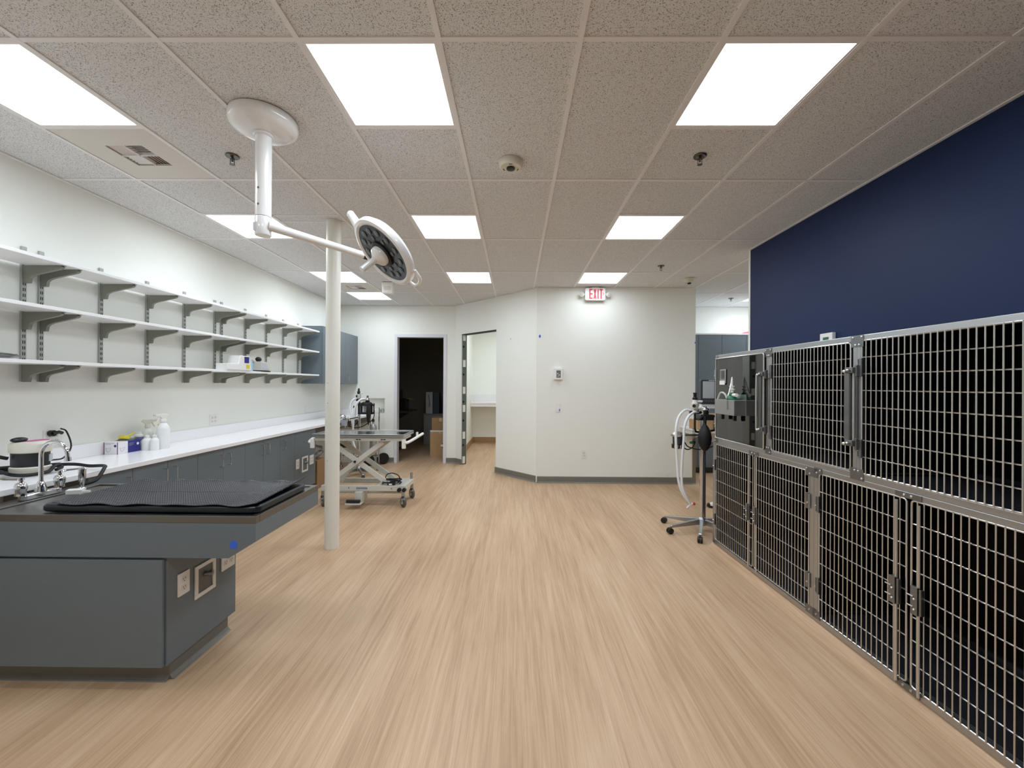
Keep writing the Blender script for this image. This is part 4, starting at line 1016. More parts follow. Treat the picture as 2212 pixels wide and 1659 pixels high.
for x in (-2.18, -1.90, -1.60):
    for dx in (-.016, .016):
        MB().prism([(-.02, 0), (.02, 0), (.006, .012), (-.006, .012)], (x+dx, Y0+.0185, ZT_-.07), (1, 0, 0), (0, 0, 1), (0, 1, 0), .004).build('strap_hook', BLACKP, t)
# push handles
for sgn, x in ((1, XB), (-1, XA)):
    box('handle_bracket', WHITEP, (x-.025 if sgn > 0 else x-.02, Y0+.0, ZT_-.17), (x+.02 if sgn > 0 else x+.025, Y0+.035, ZT_-.06), t, bevel=.005)
    box('handle_bracket', WHITEP, (x-.012+sgn*.055, Y1-.06, ZT_-.085), (x+.012+sgn*.055, Y1-.02, ZT_-.02), t, bevel=.005)
    MB().tube(spline([(x, Y0+.015, ZT_-.10), (x+sgn*.04, Y0+.03, ZT_-.097), (x+sgn*.075, Y0+.20, ZT_-.078), (x+sgn*.105, Y1+.06, ZT_-.052)], 6), .018, 10).build('push_handle', WHITEP, t, smooth=True)
# base frame
BZ = .225
for y in (Y0+.04, Y1-.06): box('base_rail', PALEMET, (-2.36, y, BZ-.032), (-1.335, y+.03, BZ+.032), t, bevel=.003)
for x in (-2.36, -1.375): box('base_cross', PALEMET, (x, Y0+.07, BZ-.03), (x+.04, Y1-.06, BZ+.03), t, bevel=.003)
box('base_tray', PALEMET, (-1.70, Y0+.07, BZ+.018), (-1.375, Y1-.06, BZ+.026), t)
box('sub_beam', PALEMET, (-2.2, 5.14, BZ-.10), (-1.42, 5.25, BZ-.033), t, bevel=.004)
for (x, z) in ((-2.16, BZ), (-2.02, BZ+.006), (-1.80, BZ), (-1.50, BZ)):
    MB().frustum((x, Y0+.04, z), (x, Y0+.036, z), .007, n=10).build('frame_bolt', GREYP, t)
box('name_plate', mat('plate_blue_grey', '8790a6', .4, vary=.1), (-1.93, Y0+.0385, BZ-.012), (-1.80, Y0+.04, BZ+.014), t)
# scissor legs
def beam(a, b, w, d, name, m):
    a, b = Vector(a), Vector(b); v = b-a; q = math.atan2(v.z, v.x)
    Rm = Matrix.Rotation(-q, 3, 'Y')
    return MB().cbox((a+b)/2, (v.length, d, w), Rm).build(name, m, t, bevel=.003)
yi, yo = Y0+.075, Y1-.10
for y in (yi, yo):
    beam((-2.30, y, .27), (-1.62, y, ZT_-.10), .058, .028, 'scissor_leg', PALEMET)
    beam((-2.30, y+.032 if y == yi else y-.032, ZT_-.09), (-1.56, y+.032 if y == yi else y-.032, .27), .058, .028, 'scissor_leg', PALEMET)
    MB().frustum((-1.955, y-.03, .545), (-1.955, y+.06, .545), .014, n=12).build('pivot_pin', BLACKP, t, smooth=True)
beam((-2.20, 5.18, .26), (-2.06, 5.18, .50), .05, .05, 'lift_column', PALEMET)
def caster(x, y, s=1):
    cs = MB().box(x-.018, y-.018, .13, x+.018, y+.018, .195).build('caster', STEEL, t, bevel=.004)
    MB().box(x-.022, y-.022, .055, x-.016, y+.022, .135).box(x+.016, y-.022, .055, x+.022, y+.022, .135).build('caster_fork', STEEL, cs, bevel=.002)
    MB().lathe([(.045, -.016), (.0615, -.014), (.0625, 0), (.0615, .014), (.045, .016)], (x, y, .0625), (.78, .62, 0), 24).build('caster_wheel', mat('wheel_grey', '5d5c58', .5, vary=.05), cs, smooth=True)
    MB().frustum((x-.014, y-.011, .0625), (x+.014, y+.011, .0625), .03, n=16).build('wheel_hub', PALEMET, cs, smooth=True)
    box('caster_brake', STEEL, (x-.01, y-.07, .10), (x+.03, y-.02, .112), cs, bevel=.003)
for x, y in ((-1.36, Y0+.055), (-1.355, Y1-.04), (-2.34, Y0+.055), (-2.34, Y1-.04)): caster(x, y)
MB().frustum((-1.36, Y1-.045, BZ+.03), (-1.36, Y1-.045, BZ+.11), .018, n=12).build('corner_post', STEEL, t, smooth=True)
for x in (-1.40, -1.34): MB().frustum((x, Y0+.035, BZ-.01), (x, Y0-.0, BZ-.01), .024, n=14).build('levelling_knob', BLACKP, t, smooth=True)
# foot pedal
box('pedal_arm', PALEMET, (-1.93, 4.94, .07), (-1.84, 5.12, .19), t, bevel=.004)
box('foot_pedal', PALEMET, (-2.02, 4.86, .058), (-1.83, 4.985, .070), t, bevel=.004)
MB().frustum((-2.01, 4.90, .092), (-1.85, 4.90, .092), .020, n=12).build('pedal_grip', BLACKP, t, smooth=True)
# coiled power cord on the table base
ct0 = Vector((-1.53, 5.10, BZ+.0265))
t = thing('power_cord', 'coiled black power cord lying on the lift table base', 'cord', ct0)
pts = []
for k in range(40):
    a = k*.5; rr = .085+.02*math.sin(k*1.3); pts.append((ct0.x+rr*1.15*math.cos(a), ct0.y+rr*.9*math.sin(a), ct0.z+.010+.0016*k+.008*math.sin(k*.8)))
MB().tube(spline(pts, 3), .008, 6).build('coil', RUBBER, t, smooth=True)
MB().tube(spline([(ct0.x-.09, ct0.y, ct0.z+.03), (ct0.x-.06, ct0.y, ct0.z+.12), (ct0.x+.02, ct0.y, ct0.z+.135), (ct0.x+.09, ct0.y, ct0.z+.10), (ct0.x+.10, ct0.y-.02, ct0.z+.04)], 5), .006, 6).build('loose_loop', RUBBER, t, smooth=True)
box('plug', BLACKP, (ct0.x-.03, ct0.y-.09, ct0.z), (ct0.x+.06, ct0.y-.04, ct0.z+.04), t, bevel=.006)
box('white_tag', WHITEP, (ct0.x-.01, ct0.y-.092, ct0.z+.012), (ct0.x+.03, ct0.y-.0905, ct0.z+.028), t)

# ------------------------------------------------------------------ anaesthesia machines
def star_base(t, c, r, angs, leg_m, h=.115, caster_r=.03):
    MB().lathe([(.045, .06), (.05, .075), (.045, .12), (.026, .14)], (c.x, c.y, 0), (0, 0, 1), 20).build('base_hub', leg_m, t, smooth=True)
    for a in angs:
        d = Vector((math.cos(a), math.sin(a), 0)); s = Vector((-d.y, d.x, 0))
        poly = [(.02, .125), (r, .085), (r+.008, .075), (r, .062), (.02, .066)]
        lg = MB().prism(poly, Vector((c.x, c.y, 0))-s*.015, d, (0, 0, 1), s, .030).build('base_leg', leg_m, t, bevel=.004)
        e = Vector((c.x, c.y, 0))+d*r
        MB().frustum(e+Vector((0, 0, .075)), e+Vector((0, 0, .045)), .008, n=8).build('caster_stem', STEELD, lg)
        w = e + s*.012
        for q in (-.013, .013):
            MB().lathe([(caster_r*.8, -.011), (caster_r, -.008), (caster_r, .008), (caster_r*.8, .011)], (e.x+d.x*.012+s.x*q*1.0, e.y+d.y*.012+s.y*q, caster_r), tuple(s), 18).build('caster', BLACKP, lg, smooth=True)
def anaesthesia(lab, pole, Y, leg_m, px):
    """px: measured points in the photograph, placed in the plane Y of the machine"""
    c = Vector((pole.x, pole.y, 0))
    t = thing('anaesthesia_machine', lab, 'machine', c, 0, 'anaesthesia machines on pole stands')
    return t, c
# --- machine by the cages
YM2 = 4.28; c2 = Vector((1.937, YM2, 0))
def w2(x, y, d=0): return atY(x, y, YM2+d)
t = thing('anaesthesia_machine', 'anaesthesia machine on a chrome pole with black bag beside the cages', 'anaesthesia machine', c2, 0, 'anaesthesia machines on pole stands')
star_base(t, c2, .37, [math.radians(a) for a in (196, 243.5, 144, 20, 306)], STEEL)
MB().frustum((c2.x, YM2, .10), (c2.x, YM2, 1.26), .024, n=20).build('pole', CHROME, t, smooth=True)
MB().frustum((c2.x+.027, YM2+.01, .10), (c2.x+.027, YM2+.01, 1.0), .013, n=10).build('gas_line', BLACKP, t, smooth=True)
mp = .0048
a = w2(1500, 895)
stack = [(.012, 0, .012, .014, BLACKP, 'knob_top'), ]
v = w2(1501, 889)
MB().lathe([(.040, 0), (.044, .006), (.042, .02), (.030, .028)], v, (0, 0, 1), 20).build('valve_seat', CHROME, t, smooth=True)
MB().lathe([(.030, .028), (.034, .04), (.034, .085), (.028, .092)], v, (0, 0, 1), 16).build('valve_block', PALEMET, t, smooth=True)
MB().frustum(v+Vector((-.02, -.03, .06)), v+Vector((-.028, -.045, .06)), .017, n=14).build('gauge_face', BLACKP, t, smooth=True)
MB().lathe([(.026, .092), (.026, .118), (.020, .122)], v, (0, 0, 1), 16).build('valve_cap', WHITEP, t, smooth=True)
MB().frustum(v+Vector((.02, -.01, .105)), v+Vector((.07, -.01, .105)), .011, n=10).build('side_spigot', WHITEP, t, smooth=True)
MB().lathe([(.024, .122), (.026, .140), (.016, .150), (.016, .180), (.018, .184), (.018, .196)], v, (0, 0, 1), 14).build('adjust_knob', BLACKP, t, smooth=True)
MB().tube([v+Vector((-.055, -.01, -.006)), v+Vector((.06, 0, -.006))], .017, 10).build('inhale_elbow', BLACKP, t, smooth=True)
v2 = w2(1523, 888)
MB().lathe([(.034, 0), (.042, .010), (.042, .022), (.030, .040), (.016, .048)], v2, (0, 0, 1), 20).build('relief_dome', CHROME, t, smooth=True)
MB().lathe([(.014, -.075), (.02, -.05), (.034, -.04), (.036, 0)], v2, (0, 0, 1), 18).build('relief_body', BLACKP, t, smooth=True)
MB().tube([v2+Vector((-.075, -.01, -.012)), v2+Vector((-.02, 0, -.012))], .017, 10).build('exhale_elbow', BLACKP, t, smooth=True)
box('top_shelf', PALEMET, (c2.x-.01, YM2+.03, 1.255), (c2.x+.34, YM2+.30, 1.268), t, bevel=.003)
# black crossbar and hoop that carry the bag
z0, z1 = w2(1515, 897).z, w2(1515, 907).z
MB().prism([(-.115, z1), (.12, z1), (.105, (z0+z1)/2), (.055, z0+.01), (-.045, z0+.01), (-.085, (z0+z1)/2)], (c2.x+.03, YM2-.07, 0), (1, 0, 0), (0, 0, 1), (0, 1, 0), .07).build('manifold', BLACKP, t, bevel=.006)
MB().tube(spline([w2(1501, 893), w2(1501, 905), w2(1501, 925), w2(1503, 931), w2(1509, 933), w2(1540, 930), w2(1545, 925), w2(1545, 900)], 5), .011, 8).build('black_hoop', BLACKP, t, smooth=True)
MB().tube([w2(1523, 900, -.10), w2(1523, 922, -.10)], .014, 10).build('bag_neck', RUBBER, t, smooth=True)
bc = w2(1522.5, 945, -.10)
bag = MB().lathe([(.012, .145), (.016, .128), (.034, .105), (.056, .06), (.066, 0), (.060, -.06), (.040, -.11), (.020, -.132), (.007, -.14), (.006, -.165)], bc, (0, 0, 1), 22).build('breathing_bag', RUBBER, t, smooth=True)
MB().tube([bc+Vector((.009*math.cos(k*.7), 0, -.172+.010*math.sin(k*.7))) for k in range(9)], .003, 6, closed=True).build('bag_ring', RUBBER, bag, smooth=True)
# flow tube
p = w2(1499, 940)
MB().lathe([(.012, -.06), (.012, .07)], p, (0, 0, 1), 14).build('flow_tube', CLEAR, t, smooth=True)
MB().lathe([(.018, -.085), (.020, -.06), (.012, -.055)], p, (0, 0, 1), 12).build('flow_base', BLACKP, t, smooth=True)
MB().frustum(p+Vector((-.02, -.01, -.075)), p+Vector((-.045, -.015, -.075)), .013, n=12).build('oxygen_knob', GREENP, t, smooth=True)
# vaporiser on a side arm
p = w2(1464, 950)
va = MB().lathe([(.058, -.085), (.060, -.08), (.060, -.045), (.050, -.04)], p, (0, 0, 1), 24).build('vaporiser', BLACKP, t, smooth=True)
MB().lathe([(.050, -.04), (.052, .03), (.050, .035)], p, (0, 0, 1), 24).build('sight_glass', mat('vap_dark', '3a3c44', .2, vary=.2, vscale=40), va, smooth=True)
MB().lathe([(.050, .034), (.072, .038), (.074, .058), (.060, .064), (.048, .082), (.03, .088)], p, (0, 0, 1), 24).build('chrome_cap', CHROME, va, smooth=True)
for k in range(3): MB().frustum(p+Vector((-.05+.028*k, -.055, -.085)), p+Vector((-.05+.028*k, -.062, -.045)), .010, n=8).build('foot_post', CHROME, va, smooth=True)
MB().tube([p+Vector((.04, 0, .05)), (c2.x-.06, YM2+.01, p.z+.05), (c2.x, YM2+.01, p.z+.05)], .011, 8).build('side_arm', STEELD, t, smooth=True)
# breathing hoses
MB().tube(spline([w2(1493, 887), w2(1480, 886, -.02), w2(1467, 899, -.05), w2(1461, 920, -.08), w2(1460, 950, -.1), w2(1463, 1000, -.1), w2(1466, 1040, -.1), w2(1476, 1068, -.1), w2(1490, 1087, -.1)], 6), .0125, 10).build('breathing_hose', HOSEW, t, smooth=True)
MB().tube(spline([w2(1512, 889), w2(1498, 891, -.05), w2(1485, 903, -.09), w2(1478, 925, -.11), w2(1477, 950, -.12), w2(1473, 1000, -.12), w2(1473, 1045, -.12), w2(1480, 1068, -.12), w2(1490, 1087, -.11)], 6), .0125, 10).build('breathing_hose', HOSEW, t, smooth=True)
e = w2(1492, 1090, -.105)
MB().tube([e+Vector((-.04, 0, -.035)), e, e+Vector((.02, 0, .012))], .009, 8).build('hose_connector', mat('clear_connector', 'f0eeee', .2, vary=.02), t, smooth=True)
MB().ellipsoid(e+Vector((.033, 0, .008)), .014, .014, .015, 12, 8).build('red_cap', REDL, t, smooth=True)
MB().tube(spline([w2(1479, 955), w2(1484, 963), w2(1492, 967), w2(1510, 971), w2(1528, 968), w2(1545, 962), w2(1560, 955)], 5), .006, 8).build('gas_hose', RUBBER, t, smooth=True)
MB().tube(spline([w2(1478, 968), w2(1486, 971), w2(1496, 966), w2(1501, 957)], 5), .006, 8).build('gas_hose', RUBBER, t, smooth=True)
# patient monitor on the top shelf
m0, m1 = atY(1512, 820, 4.38), atY(1547, 873, 4.38)
mc = Vector(((m0.x+m1.x)/2, 4.38, m1.z))
t = thing('patient_monitor', 'dark grey patient monitor with upright screen on the machine shelf by the cages', 'monitor', mc)
W2, H2 = m1.x-m0.x, m0.z-m1.z
MB().prism(rrect(W2, H2, .018, 4, 0, H2/2), (0, -.02, 0), (1, 0, 0), (0, 0, 1), (0, 1, 0), .06).build('housing', mat('monitor_grey', '3c4145', .45, vary=.03), t, local=True, bevel=.004)
MB().box(-W2*.38, -.0215, H2*.24, W2*.34, -.020, H2*.93).build('screen', SCREEN, t, local=True)
for k in range(5): MB().prism(rrect(.018, .014, .005, 2, -W2*.34+k*W2*.165, H2*.13), (0, -.0222, 0), (1, 0, 0), (0, 0, 1), (0, 1, 0), .002).build('button', GREYP, t, local=True)
MB().box(-W2*.02, -.0215, H2*.955, W2*.36, -.020, H2*.985).build('name_strip', PALEMET, t, local=True)
MB().box(-W2*.42, -.01, -.0395, W2*.45, .05, .0).build('stand', WHITEP, t, local=True, bevel=.004)

# --- machine behind the lift table
Y1M = 6.75; c1 = Vector((-2.572, Y1M, 0))
def w1(x, y, d=0): return atY(x, y, Y1M+d)
t = thing('anaesthesia_machine', 'anaesthesia machine with clear absorber canister behind the lift table', 'anaesthesia machine', c1, 0, 'anaesthesia machines on pole stands')
star_base(t, c1, .40, [math.radians(a) for a in (335, 300, 245, 195, 60)], STEEL, caster_r=.032)
MB().frustum((c1.x, Y1M, .10), (c1.x, Y1M, 1.20), .024, n=18).build('pole', CHROME, t, smooth=True)
v = w1(775, 865)
MB().lathe([(.030, -.012), (.045, -.004), (.045, .01), (.028, .03)], v, (0, 0, 1), 18).build('valve_seat', BLACKP, t, smooth=True)
MB().lathe([(.028, .03), (.034, .045), (.034, .10), (.026, .105)], v, (0, 0, 1), 16).build('valve_block', PALEMET, t, smooth=True)
MB().frustum(v+Vector((-.02, -.02, .07)), v+Vector((-.034, -.03, .07)), .020, n=12).build('gauge_face', BLACKP, t, smooth=True)
MB().frustum(v+Vector((.02, 0, .118)), v+Vector((.075, 0, .125)), .010, n=8).build('side_spigot', WHITEP, t, smooth=True)
MB().lathe([(.024, .105), (.026, .14), (.018, .152), (.015, .18), (.011, .20)], v, (0, 0, 1), 14).build('adjust_knob', BLACKP, t, smooth=True)
v2 = w1(794, 866)
MB().lathe([(.014, -.05), (.030, -.03), (.036, 0), (.030, .01)], v2, (0, 0, 1), 16).build('relief_body', BLACKP, t, smooth=True)
MB().lathe([(.030, .01), (.034, .022), (.022, .045), (.018, .05)], v2, (0, 0, 1), 16).build('relief_dome', CHROME, t, smooth=True)
MB().lathe([(.014, .05), (.016, .07), (.018, .085), (.014, .09)], v2, (0, 0, 1), 10).build('relief_knob', STEELD, t, smooth=True)
# black frame holding the clear absorber
pa, pb = w1(776, 871), w1(807, 892)
mb = MB().box(pa.x, Y1M-.06, pa.z-.04, pb.x, Y1M+.06, pa.z-.02).box(pa.x, Y1M-.06, pb.z-.02, pb.x-.01, Y1M+.06, pb.z+.01)
for x in (pa.x, pb.x-.02):
    for y in (Y1M-.05, Y1M+.04): mb.box(x, y, pb.z-.02, x+.018, y+.012, pa.z)
mb.build('absorber_frame', BLACKP, t, bevel=.003)
cc = Vector(((pa.x+pb.x)/2, Y1M, pb.z+.012))
MB().lathe([(.085, 0), (.085, pa.z-pb.z-.055)], cc, (0, 0, 1), 28).build('absorber_canister', CLEAR, t, smooth=True)
MB().lathe([(.045, 0), (.045, pa.z-pb.z-.06)], cc, (0, 0, 1), 20).build('canister_core', mat('core_grey', 'b9b8b2', .5, vary=.05), t, smooth=True)
MB().lathe([(.09, 0), (.085, .03), (.05, .045)], cc+Vector((0, 0, pa.z-pb.z-.035)), (0, 0, 1), 24).build('absorber_lid', BLACKP, t, smooth=True)
bc = w1(796, 893, -.12)
MB().lathe([(.010, .17), (.016, .15), (.030, .09), (.036, .03), (.034, -.04), (.022, -.12), (.008, -.17), (.006, -.19)], bc, (0, 0, 1), 18).build('breathing_bag', RUBBER, t, smooth=True)
MB().tube(spline([w1(800, 869, -.06), w1(806, 875, -.06), w1(808.5, 890, -.06), w1(806, 905, -.06), w1(795, 914, -.06), w1(783, 921, -.06), w1(770, 924, -.06), w1(757, 921, -.06), w1(753, 910, -.06), w1(752, 902, -.05)], 5), .007, 8).build('gas_hose', RUBBER, t, smooth=True)
MB().tube(spline([w1(752, 921), w1(762, 922), w1(770, 916), w1(773, 909)], 5), .006, 8).build('gas_hose', RUBBER, t, smooth=True)
MB().tube(spline([w1(771, 862), w1(764, 863, -.05), w1(758, 871, -.08), w1(757, 885, -.1), w1(760, 905, -.12), w1(763, 935, -.12), w1(761, 950, -.12), w1(766, 968, -.12), w1(772, 985, -.12)], 6), .016, 10).build('breathing_hose', HOSEW, t, smooth=True)
MB().tube(spline([w1(789, 862), w1(780, 863, -.06), w1(772, 870, -.1), w1(766, 885, -.12), w1(764, 905, -.13), w1(762, 935, -.13), w1(762, 950, -.13), w1(767, 968, -.13), w1(773, 985, -.13)], 6), .016, 10).build('breathing_hose', HOSEW, t, smooth=True)
p = w1(772.5, 893)
MB().lathe([(.012, -.07), (.012, .10)], p+Vector((-.02, -.04, 0)), (0, 0, 1), 12).build('flow_tube', CLEAR, t, smooth=True)
MB().frustum(p+Vector((-.02, -.05, .11)), p+Vector((-.05, -.06, .11)), .018, n=12).build('flow_knob', BLACKP, t, smooth=True)
p = w1(743, 912, -.38)
va = MB().lathe([(.05, -.06), (.052, .03), (.05, .04)], p, (0, 0, 1), 22).build('vaporiser', mat('vap_pale', 'a9aeb8', .25, .3, vary=.1, vscale=40), t, smooth=True)
MB().lathe([(.052, .04), (.066, .046), (.066, .06), (.05, .066)], p, (0, 0, 1), 22).build('cap_ring', CHROME, va, smooth=True)
MB().ellipsoid(p+Vector((-.03, 0, .085)), .055, .05, .035, 18, 10).build('chrome_dome', CHROME, va, smooth=True)
for k in range(3): MB().frustum(p+Vector((-.01+.022*k, -.05, -.085)), p+Vector((-.01+.022*k, -.05, -.05)), .010, n=8).build('foot_post', CHROME, va, smooth=True)
MB().ellipsoid(p+Vector((-.045, -.06, -.06)), .035, .025, .022, 14, 8).build('regulator', STEELD, va, smooth=True)
MB().tube([p+Vector((.03, 0, .05)), (c1.x-.02, Y1M-.35, p.z+.05), (c1.x, Y1M, p.z+.05)], .011, 8).build('side_arm', CHROME, t, smooth=True)

# ------------------------------------------------------------------ oxygen cylinder trolley by the far wall
cx, cy = -2.555, 7.47
t = thing('oxygen_trolley', 'grey oxygen cylinder on a two-wheel trolley against the far wall', 'gas cylinder', (cx, cy, 0))
MB().lathe([(.055, .06), (.062, .075), (.062, .70), (.05, .74), (.018, .77), (.016, .80)], (cx-.03, cy, 0), (0, 0, 1), 22).build('cylinder', mat('cylinder_grey', 'a9aaa8', .35, .5, vary=.04), t, smooth=True)
MB().box(cx-.055, cy-.012, .80, cx-.005, cy+.012, .86).build('valve', CHROME, t, bevel=.004)
for x in (cx-.11, cx+.05):
    MB().tube([(x, cy+.07, .05), (x, cy+.07, 1.06)], .011, 8).build('trolley_rail', CHROME, t, smooth=True)
for z in (.20, .55): MB().tube(spline([(cx-.11, cy+.07, z), (cx-.11, cy-.03, z), (cx-.03, cy-.085, z), (cx+.05, cy-.03, z), (cx+.05, cy+.07, z)], 4), .006, 6).build('retaining_band', BLACKP, t, smooth=True)
MB().box(cx-.12, cy-.07, .045, cx+.06, cy+.08, .058).build('foot_plate', STEELD, t, bevel=.003)
MB().tube([(cx-.10, cy+.03, .107), (cx+.16, cy+.22, .107)], .008, 8).build('axle', STEELD, t)
for (x, y) in ((cx-.08, cy-.09), (cx+.10, cy+.17)):
    w = MB().lathe([(.06, -.02), (.10, -.02), (.107, -.01), (.107, .01), (.10, .02), (.06, .02)], (x, y, .107), (.55, -.83, 0), 28).build('wheel', RUBBER, t, smooth=True)
    MB().lathe([(.05, -.022), (.045, .022)], (x, y, .107), (.55, -.83, 0), 20).build('wheel_hub', BLACKP, w, smooth=True)

# ------------------------------------------------------------------ stool and boxes under the counter
cx, cy = -3.02, 7.12
t = thing('stool', 'low stool with bent chrome tube legs behind the steel column', 'stool', (cx, cy, 0))
MB().lathe([(.15, .40), (.165, .41), (.165, .44), (.15, .455)], (cx, cy, 0), (0, 0, 1), 28).build('seat', BLACKP, t, smooth=True)
for k in range(4):
    a = k*PI/2+.4; d = Vector((math.cos(a), math.sin(a), 0)); b = Vector((cx, cy, 0))
    MB().tube(spline([b+d*.06+Vector((0, 0, .395)), b+d*.16+Vector((0, 0, .37)), b+d*.21+Vector((0, 0, .31)), b+d*.22+Vector((0, 0, .04))], 5), .0125, 8).build('leg', CHROME, t, smooth=True)
    MB().ellipsoid(b+d*.22+Vector((0, 0, .028)), .026, .026, .028, 12, 8).build('caster', BLACKP, t, smooth=True)
MB().tube([(cx+.20*math.cos(k*.4), cy+.20*math.sin(k*.4), .22) for k in range(16)], .009, 8, closed=True).build('foot_ring', CHROME, t, smooth=True)
def carton(lab, x0, y0, z0, x1, y1, z1, m=CARD, tape=True, parts=True):
    t = thing('cardboard_box', lab, 'box', ((x0+x1)/2, (y0+y1)/2, z0), 0, 'cardboard boxes')
    box('carton_body', m, (x0, y0, z0), (x1, y1, z1), t, bevel=.003)
    if tape:
        tm = mat('packing_tape', 'c0ab88', .25, vary=.05)
        box('tape_strip', tm, (x0+(x1-x0)*.42, y0-.0006, z1-.07), (x0+(x1-x0)*.58, y0, z1), t)
        box('tape_strip', tm, (x0+(x1-x0)*.42, y0, z1), (x0+(x1-x0)*.58, y1, z1+.0006), t)
    return t
carton('brown cardboard box under the counter just past the outlet panel', -3.20, 5.80, 0, -2.80, 6.10, .40, CARD2)
t = thing('plastic_bag', 'crumpled clear plastic bag on the cardboard box under the counter', 'bag', (-3.0, 5.95, .402))
vs = MB().ellipsoid((-2.96, 5.95, .402+.11), .16, .13, .108, 16, 10)
random.seed(4); vs.v = [v+Vector((random.uniform(-.02, .02), random.uniform(-.02, .02), random.uniform(-.012, .012) if v.z > .45 else 0)) for v in vs.v]
vs.build('bag', BAGPL, t)
# items in the wall niche
t = thing('supply_packet', 'white paper packet lying in the recessed wall niche', 'packet', (-2.66, 7.86, NI[2]))
box('paper', WHITEP, (-2.72, 7.81, NI[2]+.0005), (-2.585, 7.90, NI[2]+.085), t, bevel=.012)
t = thing('plastic_bag', 'small clear plastic bag beside the packet in the wall niche', 'bag', (-2.54, 7.86, NI[2]))
vs = MB().ellipsoid((-2.54, 7.85, NI[2]+.045), .035, .03, .044, 12, 8); vs.build('bag', BAGPL, t, smooth=True)

# ------------------------------------------------------------------ dark store room
t = thing('file_cabinet', 'grey two-drawer file cabinet inside the dark store room', 'file cabinet', (-1.9, 10.5, 0))
box('cabinet_body', FILEG, (-2.27, 10.16, .0), (-1.32, 10.62, .745), t, bevel=.004)
box('top', FILEG, (-2.285, 10.14, .746), (-1.31, 10.63, .765), t, bevel=.003)
for z0, z1 in ((.03, .37), (.385, .73)):
    d = box('drawer', FILEG, (-2.255, 10.145, z0), (-1.335, 10.16, z1), t, bevel=.003)
    box('drawer_pull', STEELD, (-1.90, 10.128, z1-.06), (-1.70, 10.145, z1-.04), d, bevel=.003)
t = thing('monitor_carton', 'tall white carton with line drawing standing on the file cabinet', 'box', (-2.09, 10.3, .766))
box('carton_body', mat('white_carton', 'd8d8dc', .5, vary=.02), (-2.225, 10.2, .766), (-2.06, 10.32, 1.30), t, bevel=.003)
MB().tube([(-2.16, 10.199, 1.23), (-2.115, 10.199, .93)], .006, 6).build('line_drawing', BLACKP, t)
MB().tube([(-2.14, 10.199, 1.02), (-2.15, 10.199, .92)], .004, 6).build('line_drawing', BLACKP, t)
o = box('storage_carton', mat('blue_dark_carton', '3d4a5a', .5, vary=.2, vscale=12), (-2.055, 10.24, .766), (-1.90, 10.42, 1.29), bevel=.003); tag(o, 'dark blue printed carton beside the white carton on the file cabinet', 'box')
t = carton('big cardboard box with hazard diamond just inside the store room door', -1.745, 8.42, 0, -1.33, 8.85, .55, CARD)
MB().prism([(0, -.06), (.06, 0), (0, .06), (-.06, 0)], (-1.475, 8.4195, .24), (1, 0, 0), (0, 0, 1), (0, -1, 0), .0008).build('hazard_diamond', BLACKP, t)
MB().prism([(-.06, 0), (-.035, -.025), (.06, -.025), (.06, .025), (-.035, .025)], (-1.475, 8.4185, .24), (1, 0, 0), (0, 0, 1), (0, -1, 0), .0008).build('hazard_label', WHITEP, t)
box('tape_band', mat('white_tape', 'd8d4cc', .4, vary=.04), (-1.745, 8.4188, .52), (-1.33, 8.4195, .551), t)
carton('smaller taped cardboard box on top of the big one in the store room', -1.72, 8.46, .552, -1.36, 8.82, .80, CARD2)
carton('cardboard box on the right end of the file cabinet', -1.66, 10.20, .766, -1.36, 10.55, .96, CARD2, False)
t = thing('desk', 'dark tall desk against the left side of the store room', 'desk', (-2.8, 9.3, 0))
DD = mat('dark_desk', '3a3531', .5, vary=.05)
box('desk_top', DD, (-3.3, 8.7, .885), (-2.28, 9.5, .915), t, bevel=.003)
box('desk_panel', DD, (-2.72, 8.75, .05), (-2.68, 9.45, .884), t)
MB().prism([(0, 0), (.30, .20), (.30, .24), (0, .24)], (-2.68, 9.1, .644), (1, 0, 0), (0, 0, 1), (0, 1, 0), .03).build('desk_brace', DD, t)
box('desk_foot', DD, (-2.80, 8.75, .0), (-2.60, 9.45, .05), t)
carton('tall dark box standing on the store room desk', -2.95, 9.0, .916, -2.55, 9.3, 1.36, mat('brown_box', '4a2f22', .8, vary=.08), False)
t = carton('open black carton with lifted flap on the store room desk', -2.54, 9.0, .916, -2.40, 9.25, 1.18, BLACKP, False)
MB().prism([(0, 0), (.14, -.03), (.14, -.022), (0, .008)], (-2.40, 9.0, 1.18), (1, 0, 0), (0, 0, 1), (0, 1, 0), .25).build('flap', CARD2, t)

# ------------------------------------------------------------------ lit back room seen through the bare opening
t = thing('back_counter', 'white wall-hung counter across the end of the lit back room', 'counter', (0, 10.3, 1.03))
box('counter_top', WHITELAM, (-1.099, 10.03, 1.02), (1.49, 10.61, 1.06), t, bevel=.004)
box('counter_apron', WHITELAM, (-1.095, 10.04, .955), (1.49, 10.058, 1.02), t)
box('counter_splash', WHITELAM, (-1.095, 10.601, 1.06), (1.49, 10.6195, 1.24), t)
box('side_splash', WHITELAM, (-1.099, 10.03, 1.06), (-1.08, 10.6, 1.24), t)
outlet('white plate on the side wall of the lit back room', (-1.10, 9.35, 1.16), (0, 1, 0), (1, 0, 0), .075, .12, 'switch')

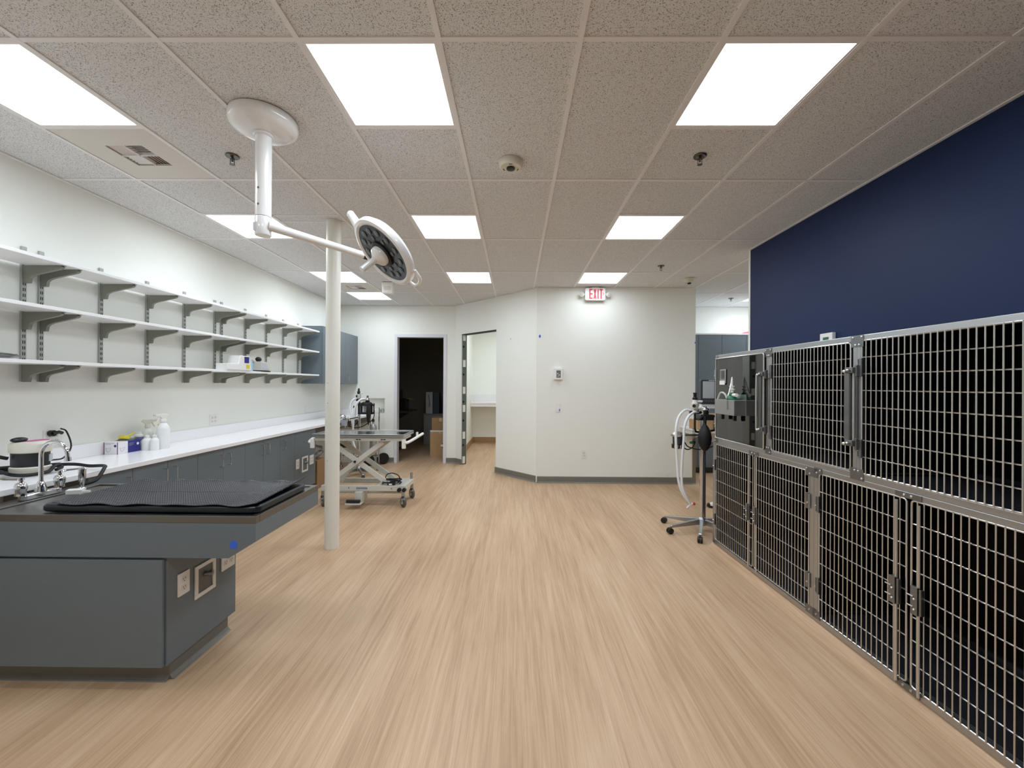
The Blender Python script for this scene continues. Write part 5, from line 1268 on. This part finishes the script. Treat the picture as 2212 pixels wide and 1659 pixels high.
# ------------------------------------------------------------------ cabinets behind the navy wall, shelf with boxes, shoe
t = thing('tall_cabinet', 'tall slate cabinet with white top edge beyond the partition', 'cabinet', (3.6, 7.4, 0))
box('cabinet_body', LAM, (2.80, 7.071, .10), (4.50, YF-.002, 2.365), t)
box('toe_kick', mat('toe_brown', '453d36', .6, vary=.05), (2.80, 7.13, 0), (4.50, YF-.002, .0995), t)
box('white_top', WHITELAM, (2.79, 7.045, 2.366), (4.51, YF-.002, 2.392), t, bevel=.002)
for a, b in ((2.80, 3.112), (3.116, 3.515), (3.519, 3.925), (3.929, 4.30)): box('door', LAM, (a, 7.05, .105), (b, 7.07, 2.362), t, bevel=.002)
t = thing('supply_bag', 'white and red packet lying on top of the tall slate cabinet', 'packet', (3.75, 7.2, 2.393))
p, q = atY(1580, 719, 7.2), atY(1612, 711, 7.2)
MB().prism([(0, 0), (.27, 0), (.30, .085), (.20, .065), (.05, .03)], (p.x, 7.12, 2.393), (1, 0, 0), (0, 0, 1), (0, 1, 0), .18).build('packet', WHITEP, t, bevel=.006)
MB().prism([(.10, .004), (.26, .004), (.28, .05), (.18, .03)], (p.x, 7.1195, 2.393), (1, 0, 0), (0, 0, 1), (0, -1, 0), .001).build('red_print', mat('red_print', 'c96a72', .5, vary=.06), t)
t = thing('side_shelf', 'white side shelf holding cardboard boxes behind the machine by the cages', 'shelf', (2.8, 6.0, .85))
box('shelf_board', WHITELAM, (2.50, 5.52, .862), (3.10, YM-.002, .885), t, bevel=.002)
box('apron', PALEMET, (2.515, 5.54, .80), (2.53, YM-.002, .861), t)
for y in (5.7, 6.2): MB().prism([(0, 0), (.0, -.20), (.50, 0)], (2.56, y, .86), (1, 0, 0), (0, 0, 1), (0, 1, 0), .012).build('bracket', PALEMET, t)
a = atY(1482, 907, 5.85); b = atY(1500, 928, 5.85)
carton('tan cardboard box on the white side shelf, left one', 2.515, 5.68, .886, 2.72, 5.98, 1.02, CARD, False)
carton('brown taped cardboard box on the white side shelf, right one', 2.73, 5.66, .886, 3.05, 5.98, 1.10, CARD2)
t = thing('shoe', 'white shoe with dark sole on the floor behind the cage bank', 'shoe', (2.50, 5.10, 0))
def shoe_sec(s):   # s 0 toe .. 1 heel : half width, top height
    w = .030+.016*math.sin(min(1, s*1.5)*PI*.75)
    h = .045+.05*min(1, s*1.6)
    return w, h
vs = []; fs = []; N = 10; K = 8
for i in range(N+1):
    s = i/N; w, h = shoe_sec(s); w = w*(.55 if i == 0 else 1)
    for k in range(K+1):
        a = PI*k/K; vs.append(Vector((2.385+.27*s, 5.10-.03*s + w*math.cos(a), .024 + (h-.02)*math.sin(a)**.7)))
for i in range(N):
    for k in range(K): a = i*(K+1)+k; fs.append((a, a+1, a+K+2, a+K+1))
fs.append(tuple(range(K, -1, -1))); fs.append(tuple(N*(K+1)+k for k in range(K+1)))
mb = MB(); mb.v = vs; mb.f = fs; mb.build('upper', WHITEP, t, smooth=True)
pl = [(2.378+.285*s, 5.10-.03*s+shoe_sec(s)[0]*1.08) for s in [i/10 for i in range(11)]]; pl2 = [(2.378+.285*s, 5.10-.03*s-shoe_sec(s)[0]*1.08) for s in [i/10 for i in range(10, -1, -1)]]
MB().prism(pl+pl2, (0, 0, .0), (1, 0, 0), (0, 1, 0), (0, 0, 1), .026).build('sole', BLACKP, t, bevel=.004)
MB().ellipsoid((2.395, 5.10, .030), .022, .030, .024, 12, 8).build('toe_cap', BLACKP, t, smooth=True)
MB().tube([(2.46, 5.07, .085), (2.48, 5.12, .088)], .004, 6).tube([(2.49, 5.07, .094), (2.51, 5.12, .096)], .004, 6).build('laces', WHITEP, t, smooth=True)
